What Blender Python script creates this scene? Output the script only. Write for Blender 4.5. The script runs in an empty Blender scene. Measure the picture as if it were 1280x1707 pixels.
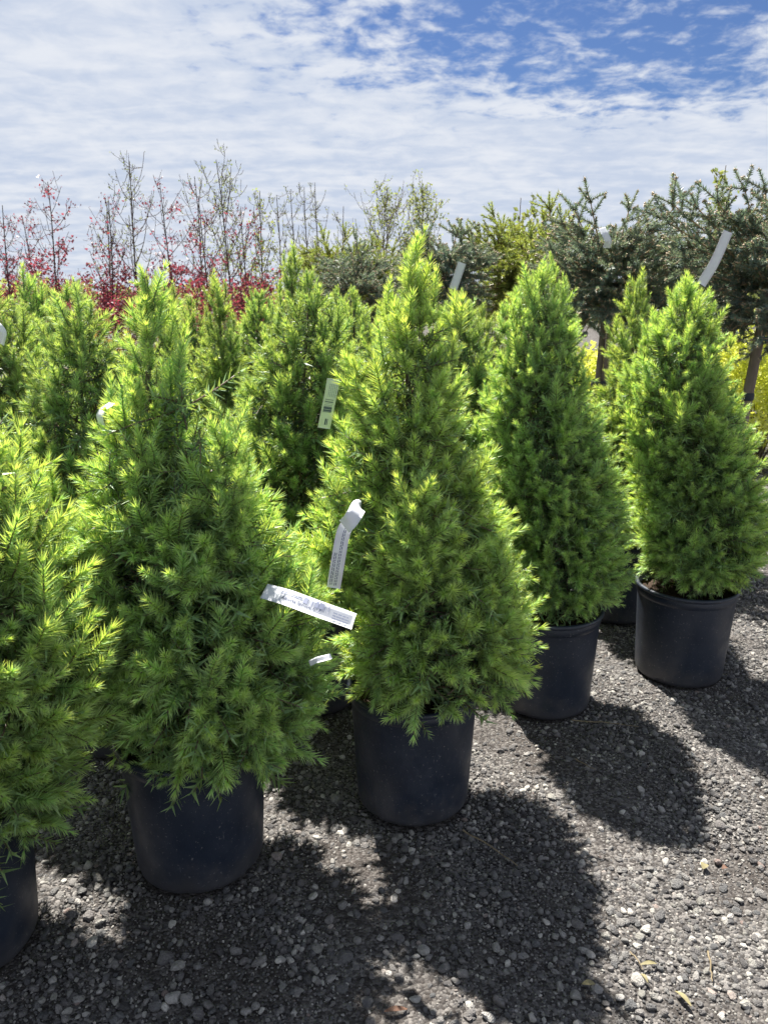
import bpy, math, random
import numpy as np
from mathutils import Vector, Matrix

R = math.radians
rng = np.random.default_rng(7)
random.seed(7)
scene = bpy.context.scene
COL = scene.collection

# ------------------------------------------------------------------ camera
CAM_H, PITCH = 1.6, math.atan((853.5 - 490) / 1282.0)
cam_data = bpy.data.cameras.new('camera')
cam = bpy.data.objects.new('camera', cam_data)
COL.objects.link(cam)
cam.location = (0, 0, CAM_H)
cam.rotation_euler = (math.pi / 2 - PITCH, 0, 0)
cam_data.sensor_fit = 'VERTICAL'
cam_data.sensor_height = 36.0
cam_data.lens = 36.0 * 1282.0 / 1707.0
cam_data.clip_start = 0.05
cam_data.clip_end = 3000
cam_data.dof.use_dof = True
cam_data.dof.focus_distance = 2.35
cam_data.dof.aperture_fstop = 7.0
scene.camera = cam

# ------------------------------------------------------------------ light
SUN_EL, SUN_AZ = R(62), R(24)            # the sun stands behind the trees, a little to the left
SUN_STRENGTH, SKY_STRENGTH = 5.0, 0.05
EXPOSURE = 1.64
sun_dir = Vector((-math.sin(SUN_AZ) * math.cos(SUN_EL), math.cos(SUN_AZ) * math.cos(SUN_EL), math.sin(SUN_EL)))
sd = bpy.data.lights.new('sun', 'SUN')
sd.energy = SUN_STRENGTH
sd.angle = R(0.53)
sd.color = (1.0, 0.955, 0.88)
sun = bpy.data.objects.new('sun', sd)
COL.objects.link(sun)
sun.rotation_euler = sun_dir.to_track_quat('Z', 'Y').to_euler()
sun.location = (-3, 6, 8)

world = bpy.data.worlds.new('World')
scene.world = world
world.use_nodes = True
WN, WL = world.node_tree.nodes, world.node_tree.links
WN.clear()


def wn(t, **kw):
    n = WN.new(t)
    for k, v in kw.items():
        setattr(n, k, v)
    return n


def wmath(op, a, b=None, c=None, clamp=False):
    n = WN.new('ShaderNodeMath')
    n.operation = op
    n.use_clamp = clamp
    for i, v in enumerate((a, b, c)):
        if v is None:
            continue
        if isinstance(v, (int, float)):
            n.inputs[i].default_value = v
        else:
            WL.new(v, n.inputs[i])
    return n.outputs[0]


def wsmooth(v, lo, hi):
    n = WN.new('ShaderNodeMapRange')
    n.interpolation_type = 'SMOOTHSTEP'
    WL.new(v, n.inputs[0])
    n.inputs[1].default_value = lo
    n.inputs[2].default_value = hi
    return n.outputs[0]


sky = wn('ShaderNodeTexSky', sky_type='NISHITA')
sky.sun_disc = False
sky.sun_elevation = SUN_EL
sky.sun_rotation = math.atan2(sun_dir.x, sun_dir.y)
sky.air_density = 1.0
sky.dust_density = 0.6
sky.ozone_density = 2.5
tc = wn('ShaderNodeTexCoord')
sep = wn('ShaderNodeSeparateXYZ')
WL.new(tc.outputs['Generated'], sep.inputs[0])
zz = wmath('ADD', wmath('MAXIMUM', sep.outputs[2], 0.0), 0.12)
px = wmath('DIVIDE', sep.outputs[0], zz)
py = wmath('DIVIDE', sep.outputs[1], zz)
cmb = wn('ShaderNodeCombineXYZ')
WL.new(px, cmb.inputs[0])
WL.new(py, cmb.inputs[1])


def wnoise(scale, detail, rough, dist=0.0, sx=1.0, sy=1.0, off=(0, 0, 0)):
    m = wn('ShaderNodeMapping')
    m.inputs['Scale'].default_value = (sx, sy, 1)
    m.inputs['Location'].default_value = off
    WL.new(cmb.outputs[0], m.inputs[0])
    n = wn('ShaderNodeTexNoise')
    n.inputs['Scale'].default_value = scale
    n.inputs['Detail'].default_value = detail
    n.inputs['Roughness'].default_value = rough
    n.inputs['Distortion'].default_value = dist
    WL.new(m.outputs[0], n.inputs[0])
    return n.outputs[0]


big = wnoise(0.8, 3, 0.5, 0.3, off=(3.1, 1.7, 0))
cells = wnoise(7.0, 6, 0.60, 0.35, sx=1.0, sy=1.0)
fine = wnoise(20.0, 5, 0.6, 0.3, sx=1.0, sy=0.9)
# the opening in the cloud sheet, high to the right
hx = wmath('DIVIDE', wmath('SUBTRACT', px, 0.75), 1.25)
hy = wmath('DIVIDE', wmath('SUBTRACT', wmath('SUBTRACT', py, wmath('MULTIPLY', px, 0.28)), 2.08), 1.02)
hole = wmath('SQRT', wmath('ADD', wmath('MULTIPLY', hx, hx), wmath('MULTIPLY', hy, hy)))
hole = wsmooth(hole, 0.15, 1.3)
low = wsmooth(sep.outputs[2], 0.75, 0.12)       # the broken sheet closes up where it is seen edge-on
cov = wmath('ADD', wmath('MULTIPLY', big, 0.9), wmath('MULTIPLY', cells, 1.5))
cov = wmath('ADD', cov, wmath('MULTIPLY', fine, 0.62))
cov = wmath('ADD', cov, wmath('MULTIPLY', hole, 0.64))
cov = wmath('ADD', cov, wmath('MULTIPLY', low, 0.55))
dens = wsmooth(cov, 1.86, 2.42)
dens = wmath('MULTIPLY', dens, 0.97)
shade = wsmooth(wmath('ADD', wmath('MULTIPLY', cells, 0.55), wmath('MULTIPLY', wnoise(3.0, 4, 0.55, 0.6, sx=0.45, sy=1.3), 0.6)), 0.42, 0.75)
ccol = wn('ShaderNodeMix', data_type='RGBA')
ccol.inputs[6].default_value = (3.75, 4.25, 5.2, 1)
ccol.inputs[7].default_value = (5.2, 5.42, 5.85, 1)
WL.new(shade, ccol.inputs[0])
skyc = wn('ShaderNodeMix', data_type='RGBA', blend_type='MULTIPLY')
skyc.inputs[0].default_value = 1.0
skyc.inputs[7].default_value = (0.33, 0.41, 0.58, 1)
WL.new(sky.outputs[0], skyc.inputs[6])
wmix = wn('ShaderNodeMix', data_type='RGBA')
WL.new(dens, wmix.inputs[0])
WL.new(skyc.outputs[2], wmix.inputs[6])
WL.new(ccol.outputs[2], wmix.inputs[7])
bg = wn('ShaderNodeBackground')
bg.inputs[1].default_value = SKY_STRENGTH
WL.new(wmix.outputs[2], bg.inputs[0])
wo = wn('ShaderNodeOutputWorld')
WL.new(bg.outputs[0], wo.inputs[0])

scene.view_settings.view_transform = 'Standard'
scene.view_settings.look = 'None'
scene.view_settings.exposure = EXPOSURE
scene.view_settings.gamma = 1.0
scene.view_settings.use_curve_mapping = False
scene.render.engine = 'CYCLES'
cy = scene.cycles
cy.use_denoising = True
try:
    cy.denoiser = 'OPENIMAGEDENOISE'
    cy.denoising_prefilter = 'ACCURATE'
    cy.denoising_input_passes = 'RGB_ALBEDO_NORMAL'
except Exception:
    pass
cy.use_adaptive_sampling = True
cy.adaptive_threshold = 0.015
cy.max_bounces = 7
cy.diffuse_bounces = 4
cy.glossy_bounces = 2
cy.transmission_bounces = 4
cy.transparent_max_bounces = 4
cy.sample_clamp_indirect = 6.0
cy.caustics_reflective = False
cy.caustics_refractive = False

# ------------------------------------------------------------------ picture geometry -> metres (used only to read sizes off the photograph)
F_PX, CPX, CPY = 1282.0, 640.0, 853.5
cp_, sp_ = math.cos(PITCH), math.sin(PITCH)


def ray(x, y):
    u, v = (x - CPX) / F_PX, (y - CPY) / F_PX
    return u, cp_ - v * sp_, -sp_ - v * cp_


def at(x, y, Y):
    d = ray(x, y)
    t = Y / d[1]
    return Vector((d[0] * t, Y, CAM_H + d[2] * t))


def on_ground(x, y, z=0.0):
    d = ray(x, y)
    t = (z - CAM_H) / d[2]
    return Vector((d[0] * t, d[1] * t, z))


# ------------------------------------------------------------------ materials
def mat_new(name):
    m = bpy.data.materials.new(name)
    m.use_nodes = True
    n, l = m.node_tree.nodes, m.node_tree.links
    n.clear()
    out = n.new('ShaderNodeOutputMaterial')
    return m, n, l, out


def ramp(n, l, src, stops):
    r = n.new('ShaderNodeValToRGB')
    el = r.color_ramp.elements
    while len(el) < len(stops):
        el.new(0.5)
    for e, (p, c) in zip(el, stops):
        e.position = p
        e.color = (c[0], c[1], c[2], 1)
    l.new(src, r.inputs[0])
    return r.outputs[0]


def mixc(n, l, f, a, b, mode='MIX'):
    m = n.new('ShaderNodeMix')
    m.data_type = 'RGBA'
    m.blend_type = mode
    for i, v in ((0, f), (6, a), (7, b)):
        if hasattr(v, 'links') or hasattr(v, 'is_linked'):
            l.new(v, m.inputs[i])
        elif i == 0:
            m.inputs[0].default_value = v
        else:
            m.inputs[i].default_value = (v[0], v[1], v[2], 1)
    return m.outputs[2]


def leaf_material(name, old, young, wood, trans=0.42, gloss=0.35, rough=0.42, tip=1.12, tcol=(1.25, 1.35, 0.7), hue=(0.80, 1.22), pale=0.0):
    """needles and leaves: colour from the age of the growth (attribute r), a chance value (g) and the place along the needle (b)"""
    m, n, l, out = mat_new(name)
    a = n.new('ShaderNodeAttribute')
    a.attribute_name = 'col'
    s = n.new('ShaderNodeSeparateColor')
    l.new(a.outputs['Color'], s.inputs[0])
    base = mixc(n, l, s.outputs[0], old, young)
    mr = n.new('ShaderNodeMapRange')
    l.new(s.outputs[1], mr.inputs[0])
    mr.inputs[3].default_value, mr.inputs[4].default_value = hue
    vv = n.new('ShaderNodeCombineColor')
    l.new(mr.outputs[0], vv.inputs[0])
    mr2 = n.new('ShaderNodeMapRange')
    l.new(s.outputs[1], mr2.inputs[0])
    mr2.inputs[3].default_value, mr2.inputs[4].default_value = (hue[0] + 1) / 2, (hue[1] + 1) / 2
    l.new(mr2.outputs[0], vv.inputs[1])
    vv.inputs[2].default_value = 1.0
    base = mixc(n, l, 1.0, base, vv.outputs[0], 'MULTIPLY')
    oi = n.new('ShaderNodeObjectInfo')
    base = mixc(n, l, 1.0, base, oi.outputs['Color'], 'MULTIPLY')
    tf = n.new('ShaderNodeMath')
    tf.operation = 'MULTIPLY'
    l.new(s.outputs[2], tf.inputs[0])
    l.new(s.outputs[0], tf.inputs[1])
    tf2 = n.new('ShaderNodeMath')
    tf2.operation = 'MULTIPLY'
    tf2.use_clamp = True
    l.new(tf.outputs[0], tf2.inputs[0])
    tf2.inputs[1].default_value = pale
    base = mixc(n, l, tf2.outputs[0], base, [min(0.85, q * 1.35 + 0.06) for q in young])
    # wood carries b = 2
    isw = n.new('ShaderNodeMath')
    isw.operation = 'GREATER_THAN'
    isw.inputs[1].default_value = 1.5
    l.new(s.outputs[2], isw.inputs[0])
    base = mixc(n, l, isw.outputs[0], base, wood)
    p = n.new('ShaderNodeBsdfPrincipled')
    p.inputs['Roughness'].default_value = rough
    p.inputs['Specular IOR Level'].default_value = gloss
    l.new(base, p.inputs['Base Color'])
    t = n.new('ShaderNodeBsdfTranslucent')
    tcl = mixc(n, l, 1.0, base, tcol, 'MULTIPLY')
    l.new(tcl, t.inputs[0])
    f = n.new('ShaderNodeMath')
    f.operation = 'MULTIPLY'
    inv = n.new('ShaderNodeMath')
    inv.operation = 'SUBTRACT'
    inv.inputs[0].default_value = 1.0
    l.new(isw.outputs[0], inv.inputs[1])
    l.new(inv.outputs[0], f.inputs[0])
    f.inputs[1].default_value = trans
    mx = n.new('ShaderNodeMixShader')
    l.new(f.outputs[0], mx.inputs[0])
    l.new(p.outputs[0], mx.inputs[1])
    l.new(t.outputs[0], mx.inputs[2])
    l.new(mx.outputs[0], out.inputs[0])
    return m


def simple_material(name, col, rough=0.7, spec=0.3, var=0.25, scale=20.0, bump=0.0, stretch=(1, 1, 1)):
    m, n, l, out = mat_new(name)
    p = n.new('ShaderNodeBsdfPrincipled')
    tcx = n.new('ShaderNodeTexCoord')
    mp = n.new('ShaderNodeMapping')
    mp.inputs['Scale'].default_value = stretch
    l.new(tcx.outputs['Object'], mp.inputs[0])
    nz = n.new('ShaderNodeTexNoise')
    nz.inputs['Scale'].default_value = scale
    nz.inputs['Detail'].default_value = 6
    l.new(mp.outputs[0], nz.inputs[0])
    c = ramp(n, l, nz.outputs[0], [(0.25, [x * (1 - var) for x in col]), (0.75, [min(1, x * (1 + var)) for x in col])])
    l.new(c, p.inputs['Base Color'])
    p.inputs['Roughness'].default_value = rough
    p.inputs['Specular IOR Level'].default_value = spec
    if bump:
        b = n.new('ShaderNodeBump')
        b.inputs['Strength'].default_value = bump
        b.inputs['Distance'].default_value = 0.004
        l.new(nz.outputs[0], b.inputs['Height'])
        l.new(b.outputs[0], p.inputs['Normal'])
    l.new(p.outputs[0], out.inputs[0])
    return m


M = {}
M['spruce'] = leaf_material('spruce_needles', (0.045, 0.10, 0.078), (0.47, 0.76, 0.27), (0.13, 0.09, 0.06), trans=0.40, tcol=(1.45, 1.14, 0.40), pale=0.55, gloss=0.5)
M['blue'] = leaf_material('blue_spruce_needles', (0.075, 0.12, 0.118), (0.29, 0.345, 0.275), (0.38, 0.27, 0.17), trans=0.3, tcol=(1.1, 1.15, 0.7))
M['gold'] = leaf_material('golden_spruce_needles', (0.09, 0.13, 0.055), (0.33, 0.40, 0.13), (0.17, 0.10, 0.05), trans=0.38, tcol=(1.2, 1.2, 0.5))
M['red'] = leaf_material('red_leaves', (0.12, 0.05, 0.058), (0.27, 0.10, 0.125), (0.10, 0.075, 0.065), trans=0.45, tcol=(1.5, 0.7, 0.8))
M['bud'] = leaf_material('budding_leaves', (0.20, 0.22, 0.10), (0.40, 0.45, 0.19), (0.12, 0.09, 0.075), trans=0.4, tcol=(1.1, 1.15, 0.6), gloss=0.1, rough=0.7)
M['yellow'] = leaf_material('yellow_leaves', (0.52, 0.57, 0.13), (0.80, 0.82, 0.28), (0.12, 0.08, 0.05), trans=0.5, tcol=(1.1, 1.08, 0.5), hue=(0.92, 1.06))
M['tan'] = leaf_material('tan_leaves', (0.12, 0.085, 0.03), (0.27, 0.20, 0.06), (0.12, 0.08, 0.05), trans=0.35, tcol=(1.2, 1.0, 0.6))
M['bark'] = simple_material('bark', (0.115, 0.09, 0.075), 0.85, 0.2, 0.45, 30, 0.6, (1, 1, 0.25))
M['grey_bark'] = simple_material('grey_bark', (0.24, 0.19, 0.155), 0.85, 0.2, 0.35, 30, 0.5, (1, 1, 0.25))
M['stake'] = simple_material('weathered_stake', (0.21, 0.165, 0.13), 0.85, 0.2, 0.4, 22, 0.5, (1, 1, 0.12))
M['band'] = simple_material('rubber_band', (0.03, 0.035, 0.05), 0.6, 0.4)
M['soil'] = simple_material('potting_soil', (0.045, 0.032, 0.024), 0.95, 0.1, 0.6, 60, 1.0)
M['straw'] = simple_material('dry_straw', (0.20, 0.16, 0.10), 0.8, 0.2, 0.3, 40)
M['dry_leaf'] = simple_material('dry_leaf', (0.20, 0.175, 0.09), 0.7, 0.3, 0.3, 60)
M['brown_leaf'] = simple_material('brown_leaf', (0.13, 0.07, 0.045), 0.7, 0.3, 0.3, 60)


def tag_material(name, col, trans):
    m, n, l, out = mat_new(name)
    tcx = n.new('ShaderNodeTexCoord')
    nz = n.new('ShaderNodeTexNoise')
    nz.inputs['Scale'].default_value = 45
    l.new(tcx.outputs['Object'], nz.inputs[0])
    c = ramp(n, l, nz.outputs[0], [(0.3, [x * 0.93 for x in col]), (0.7, col)])
    p = n.new('ShaderNodeBsdfPrincipled')
    l.new(c, p.inputs['Base Color'])
    p.inputs['Roughness'].default_value = 0.42
    p.inputs['Specular IOR Level'].default_value = 0.45
    t = n.new('ShaderNodeBsdfTranslucent')
    l.new(c, t.inputs[0])
    mx = n.new('ShaderNodeMixShader')
    mx.inputs[0].default_value = trans
    l.new(p.outputs[0], mx.inputs[1])
    l.new(t.outputs[0], mx.inputs[2])
    l.new(mx.outputs[0], out.inputs[0])
    return m


M['tag'] = tag_material('tag_plastic', (0.76, 0.78, 0.82), 0.05)
M['ink'] = simple_material('printing_ink', (0.10, 0.12, 0.22), 0.6, 0.3, 0.1)
M['pale_ink'] = simple_material('faded_ink', (0.42, 0.45, 0.58), 0.6, 0.3, 0.1)


def pot_material():
    m, n, l, out = mat_new('black_plastic')
    tcx = n.new('ShaderNodeTexCoord')
    p = n.new('ShaderNodeBsdfPrincipled')
    oi = n.new('ShaderNodeObjectInfo')
    add = n.new('ShaderNodeVectorMath')
    add.operation = 'ADD'
    l.new(tcx.outputs['Object'], add.inputs[0])
    cx = n.new('ShaderNodeCombineXYZ')
    mu = n.new('ShaderNodeMath')
    mu.operation = 'MULTIPLY'
    mu.inputs[1].default_value = 13.0
    l.new(oi.outputs['Random'], mu.inputs[0])
    l.new(mu.outputs[0], cx.inputs[0])
    l.new(cx.outputs[0], add.inputs[1])

    def noise(sc, det, stretch=(1, 1, 1), rough=0.55):
        mp = n.new('ShaderNodeMapping')
        mp.inputs['Scale'].default_value = stretch
        l.new(add.outputs[0], mp.inputs[0])
        q = n.new('ShaderNodeTexNoise')
        q.inputs['Scale'].default_value = sc
        q.inputs['Detail'].default_value = det
        q.inputs['Roughness'].default_value = rough
        l.new(mp.outputs[0], q.inputs[0])
        return q.outputs[0]

    def sm(v, lo, hi, t0=0.0, t1=1.0):
        q = n.new('ShaderNodeMapRange')
        q.interpolation_type = 'SMOOTHSTEP'
        l.new(v, q.inputs[0])
        for i, x in enumerate((lo, hi, t0, t1)):
            q.inputs[i + 1].default_value = x
        return q.outputs[0]
    base = ramp(n, l, noise(9, 5), [(0.3, (0.011, 0.017, 0.030)), (0.75, (0.020, 0.028, 0.045))])
    dust = sm(noise(5, 9, (1, 1, 0.7), 0.72), 0.48, 0.78, 0, 0.4)
    c = mixc(n, l, dust, base, (0.085, 0.093, 0.115))
    # mud splashed on the lower wall, with a ragged upper edge
    sx = n.new('ShaderNodeSeparateXYZ')
    l.new(tcx.outputs['Object'], sx.inputs[0])
    hh = n.new('ShaderNodeMath')
    hh.operation = 'MULTIPLY_ADD'
    l.new(noise(22, 6), hh.inputs[0])
    hh.inputs[1].default_value = -0.20
    l.new(sx.outputs[2], hh.inputs[2])
    mud = sm(hh.outputs[0], 0.04, -0.09, 0, 0.3)
    c = mixc(n, l, mud, c, (0.13, 0.115, 0.10))
    specks = sm(noise(150, 2), 0.66, 0.73, 0, 0.55)
    c = mixc(n, l, specks, c, (0.24, 0.23, 0.22))
    sc1 = sm(noise(26, 2, (1.5, 1, 6), 0.5), 0.71, 0.77, 0, 0.3)
    c = mixc(n, l, sc1, c, (0.22, 0.22, 0.23))
    sc2 = sm(noise(20, 2, (5, 7, 1.0), 0.5), 0.71, 0.78, 0, 0.25)
    c = mixc(n, l, sc2, c, (0.22, 0.22, 0.23))
    l.new(c, p.inputs['Base Color'])
    l.new(sm(noise(12, 6), 0.3, 0.75, 0.36, 0.60), p.inputs['Roughness'])
    p.inputs['Specular IOR Level'].default_value = 0.5
    b = n.new('ShaderNodeBump')
    b.inputs['Strength'].default_value = 0.25
    b.inputs['Distance'].default_value = 0.003
    l.new(noise(40, 6), b.inputs['Height'])
    l.new(b.outputs[0], p.inputs['Normal'])
    l.new(p.outputs[0], out.inputs[0])
    return m


M['pot'] = pot_material()


def stone_material():
    m, n, l, out = mat_new('gravel_stone')
    oi = n.new('ShaderNodeObjectInfo')
    tcx = n.new('ShaderNodeTexCoord')
    c = ramp(n, l, oi.outputs['Random'], [(0.0, (0.055, 0.053, 0.054)), (0.22, (0.155, 0.148, 0.145)), (0.40, (0.10, 0.102, 0.105)), (0.55, (0.25, 0.242, 0.23)),
                                          (0.68, (0.14, 0.13, 0.127)), (0.80, (0.44, 0.425, 0.40)), (0.90, (0.22, 0.216, 0.195)), (0.965, (0.60, 0.58, 0.53)), (1.0, (0.24, 0.18, 0.16))])
    nz = n.new('ShaderNodeTexNoise')
    nz.inputs['Scale'].default_value = 1.6
    nz.inputs['Detail'].default_value = 8
    nz.inputs['Roughness'].default_value = 0.7
    l.new(tcx.outputs['Object'], nz.inputs[0])
    v = ramp(n, l, nz.outputs[0], [(0.3, (0.60, 0.585, 0.58)), (0.7, (1.2, 1.19, 1.17))])
    c = mixc(n, l, 1.0, c, v, 'MULTIPLY')
    p = n.new('ShaderNodeBsdfPrincipled')
    l.new(c, p.inputs['Base Color'])
    p.inputs['Roughness'].default_value = 0.52
    p.inputs['Specular IOR Level'].default_value = 0.5
    b = n.new('ShaderNodeBump')
    b.inputs['Strength'].default_value = 0.5
    b.inputs['Distance'].default_value = 0.25
    nz2 = n.new('ShaderNodeTexNoise')
    nz2.inputs['Scale'].default_value = 4
    nz2.inputs['Detail'].default_value = 6
    l.new(tcx.outputs['Object'], nz2.inputs[0])
    l.new(nz2.outputs[0], b.inputs['Height'])
    l.new(b.outputs[0], p.inputs['Normal'])
    l.new(p.outputs[0], out.inputs[0])
    return m


M['stone'] = stone_material()


def ground_material():
    m, n, l, out = mat_new('gravel_ground')
    geo = n.new('ShaderNodeNewGeometry')
    p = n.new('ShaderNodeBsdfPrincipled')

    def noise(sc, det, rough=0.6):
        q = n.new('ShaderNodeTexNoise')
        q.inputs['Scale'].default_value = sc
        q.inputs['Detail'].default_value = det
        q.inputs['Roughness'].default_value = rough
        l.new(geo.outputs['Position'], q.inputs[0])
        return q.outputs[0]
    vo = n.new('ShaderNodeTexVoronoi')
    vo.inputs['Scale'].default_value = 130
    l.new(geo.outputs['Position'], vo.inputs[0])
    dirt = ramp(n, l, noise(35, 8, 0.7), [(0.3, (0.024, 0.020, 0.018)), (0.7, (0.070, 0.060, 0.053))])
    g = n.new('ShaderNodeSeparateColor')
    l.new(vo.outputs['Color'], g.inputs[0])
    grit = ramp(n, l, g.outputs[0], [(0.0, (0.02, 0.019, 0.019)), (0.5, (0.09, 0.086, 0.083)), (1.0, (0.28, 0.265, 0.25))])
    f = ramp(n, l, noise(3.0, 5), [(0.35, (0.2, 0.2, 0.2)), (0.65, (0.85, 0.85, 0.85))])
    c = mixc(n, l, f, dirt, grit)
    l.new(c, p.inputs['Base Color'])
    p.inputs['Roughness'].default_value = 0.9
    p.inputs['Specular IOR Level'].default_value = 0.15
    b = n.new('ShaderNodeBump')
    b.inputs['Strength'].default_value = 0.9
    b.inputs['Distance'].default_value = 0.006
    b.invert = True
    l.new(vo.outputs['Distance'], b.inputs['Height'])
    b2 = n.new('ShaderNodeBump')
    b2.inputs['Strength'].default_value = 0.6
    b2.inputs['Distance'].default_value = 0.01
    l.new(noise(60, 6), b2.inputs['Height'])
    l.new(b.outputs[0], b2.inputs['Normal'])
    l.new(b2.outputs[0], p.inputs['Normal'])
    l.new(p.outputs[0], out.inputs[0])
    return m


M['ground'] = ground_material()


# ------------------------------------------------------------------ mesh helpers
def tri_mesh(name, verts, tris, col=None, smooth=False):
    verts = np.ascontiguousarray(verts, dtype=np.float32)
    tris = np.ascontiguousarray(tris, dtype=np.int32)
    me = bpy.data.meshes.new(name)
    me.vertices.add(len(verts))
    me.vertices.foreach_set('co', verts.ravel())
    me.loops.add(tris.size)
    me.loops.foreach_set('vertex_index', tris.ravel())
    me.polygons.add(len(tris))
    me.polygons.foreach_set('loop_start', np.arange(0, tris.size, 3, dtype=np.int32))
    if smooth:
        me.polygons.foreach_set('use_smooth', np.ones(len(tris), dtype=bool))
    if col is not None:
        a = me.attributes.new('col', 'FLOAT_COLOR', 'POINT')
        c4 = np.ones((len(verts), 4), dtype=np.float32)
        c4[:, :3] = col
        a.data.foreach_set('color', c4.ravel())
    me.update(calc_edges=True)
    return me


def link(name, data, parent=None, mat=None, loc=None):
    o = bpy.data.objects.new(name, data)
    COL.objects.link(o)
    if parent is not None:
        o.parent = parent
    if mat is not None and data is not None and len(data.materials) == 0:
        data.materials.append(mat)
    if loc is not None:
        o.location = loc
    return o


def tag(o, label, cat=None, group=None, kind=None):
    if label:
        o['label'] = label
    if cat:
        o['category'] = cat
    if group:
        o['group'] = group
    if kind:
        o['kind'] = kind
    return o


def unit(v):
    v = np.asarray(v, dtype=float)
    return v / (np.linalg.norm(v, axis=-1, keepdims=True) + 1e-12)


def frame_to(d, roll):
    """3x3 whose third column is d"""
    d = unit(d)
    up = np.array([0, 0, 1.0]) if abs(d[2]) < 0.95 else np.array([1.0, 0, 0])
    x = unit(np.cross(up, d))
    y = np.cross(d, x)
    c, s = math.cos(roll), math.sin(roll)
    return np.stack([x * c + y * s, -x * s + y * c, d], axis=1)


class Bag:
    """gathers triangles with a colour attribute"""

    def __init__(self):
        self.v, self.t, self.c, self.n = [], [], [], 0

    def add(self, v, t, c):
        v = np.asarray(v, dtype=np.float32)
        self.v.append(v)
        self.t.append(np.asarray(t, dtype=np.int32) + self.n)
        c = np.asarray(c, dtype=np.float32)
        if c.ndim == 1:
            c = np.tile(c, (len(v), 1))
        self.c.append(c)
        self.n += len(v)

    def arrays(self):
        return np.concatenate(self.v), np.concatenate(self.t), np.concatenate(self.c)

    def mesh(self, name, mat, smooth=False):
        v, t, c = self.arrays()
        me = tri_mesh(name, v, t, c, smooth)
        me.materials.append(mat)
        return me


def tube(pts, radii, sides=5):
    pts = np.asarray(pts, dtype=float)
    k = len(pts)
    tang = unit(np.gradient(pts, axis=0))
    ref = np.array([0.31, 0.87, 0.38])
    v = []
    for i in range(k):
        x = unit(np.cross(tang[i], ref))
        y = np.cross(tang[i], x)
        a = np.arange(sides) * 2 * math.pi / sides
        v.append(pts[i] + radii[i] * (np.cos(a)[:, None] * x + np.sin(a)[:, None] * y))
    v.append(pts[-1:] + tang[-1:] * radii[-1])
    v = np.concatenate(v)
    t = []
    for i in range(k - 1):
        for j in range(sides):
            a, b = i * sides + j, i * sides + (j + 1) % sides
            c, d = a + sides, b + sides
            t += [(a, b, d), (a, d, c)]
    tip = k * sides
    for j in range(sides):
        t.append(((k - 1) * sides + j, (k - 1) * sides + (j + 1) % sides, tip))
    return v, np.array(t)


# ------------------------------------------------------------------ conifer shoots
def make_shoot(L, n, nl, youth0, youth1, ang0, ang1, width, stem_r, bud=0.0, bend=0.0, seed=0, dead=False, jit=1.0):
    g = np.random.default_rng(seed)
    bag = Bag()
    t = (np.arange(n) + g.random(n)) / n
    dome = max(8, n // 8) if jit < 0.5 else 0
    if dome:
        t[-dome:] = 1.0
    az = np.arange(n) * 2.39996 + g.normal(0, 0.25, n)
    ang = np.radians(ang0 + (ang1 - ang0) * t ** 1.2 + g.normal(0, 7 * jit, n))
    if dome:
        ang[-dome:] = np.radians(ang1 * np.sqrt(np.linspace(1, 0.02, dome)))
    rndv = float(g.random())

    def axis(s):
        return np.stack([bend * s ** 2 * L, 0 * s, s * L], axis=-1)
    base = axis(t * 0.97)
    d = np.stack([np.sin(ang) * np.cos(az), np.sin(ang) * np.sin(az), np.cos(ang)], axis=1)
    d[:, 0] += bend * 1.2 * t
    d = unit(d)
    ln = nl * (1 - 0.15 * t ** 3) * (0.97 - 0.15 * jit + 0.3 * jit * g.random(n)) * np.clip(0.55 + 2.2 * t, 0, 1)
    side = unit(np.cross(d, unit(g.normal(size=(n, 3)))))
    w = width * 0.5 * (0.85 + 0.3 * g.random(n))
    v = np.empty((n, 3, 3))
    v[:, 0] = base - side * w[:, None]
    v[:, 1] = base + side * w[:, None]
    v[:, 2] = base + d * ln[:, None]
    c = np.empty((n, 3, 3))
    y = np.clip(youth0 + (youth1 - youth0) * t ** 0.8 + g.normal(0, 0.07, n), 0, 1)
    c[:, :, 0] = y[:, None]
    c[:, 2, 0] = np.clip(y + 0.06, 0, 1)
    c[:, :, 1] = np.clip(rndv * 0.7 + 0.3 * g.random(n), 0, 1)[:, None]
    c[:, :, 2] = 2.0 if dead else np.array([0, 0, 1.0])
    bag.add(v.reshape(-1, 3), np.arange(3 * n).reshape(n, 3), c.reshape(-1, 3))
    s = np.array([0, 0.5, 0.94])
    sv, st = tube(axis(s), [stem_r, stem_r * 0.8, stem_r * 0.45], 3)
    bag.add(sv, st, (0.3, 0.5, 2.0))
    if bud > 0:
        tip = axis(np.array([1.0]))[0]
        for k in range(3):
            off = np.array([0, 0, 0]) if k == 0 else np.array([math.cos(k * 2.7 + rndv * 6), math.sin(k * 2.7 + rndv * 6), -0.6]) * bud * 1.1
            o = np.array([(0, 0, 1.3), (0, 0, -0.9), (0.75, 0, 0), (-0.75, 0, 0), (0, 0.75, 0), (0, -0.75, 0)]) * bud * (1 if k == 0 else 0.75) + tip + off
            bag.add(o, [(0, 2, 4), (0, 4, 3), (0, 3, 5), (0, 5, 2), (1, 4, 2), (1, 3, 4), (1, 5, 3), (1, 2, 5)], (0.9, 0.9, 2.0))
    return bag.arrays()


def shoot_set(prefix, count, mat, fn):
    out = []
    for k in range(count):
        v, t, c = fn(k)
        out.append((v, t, c))
    return out


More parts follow.
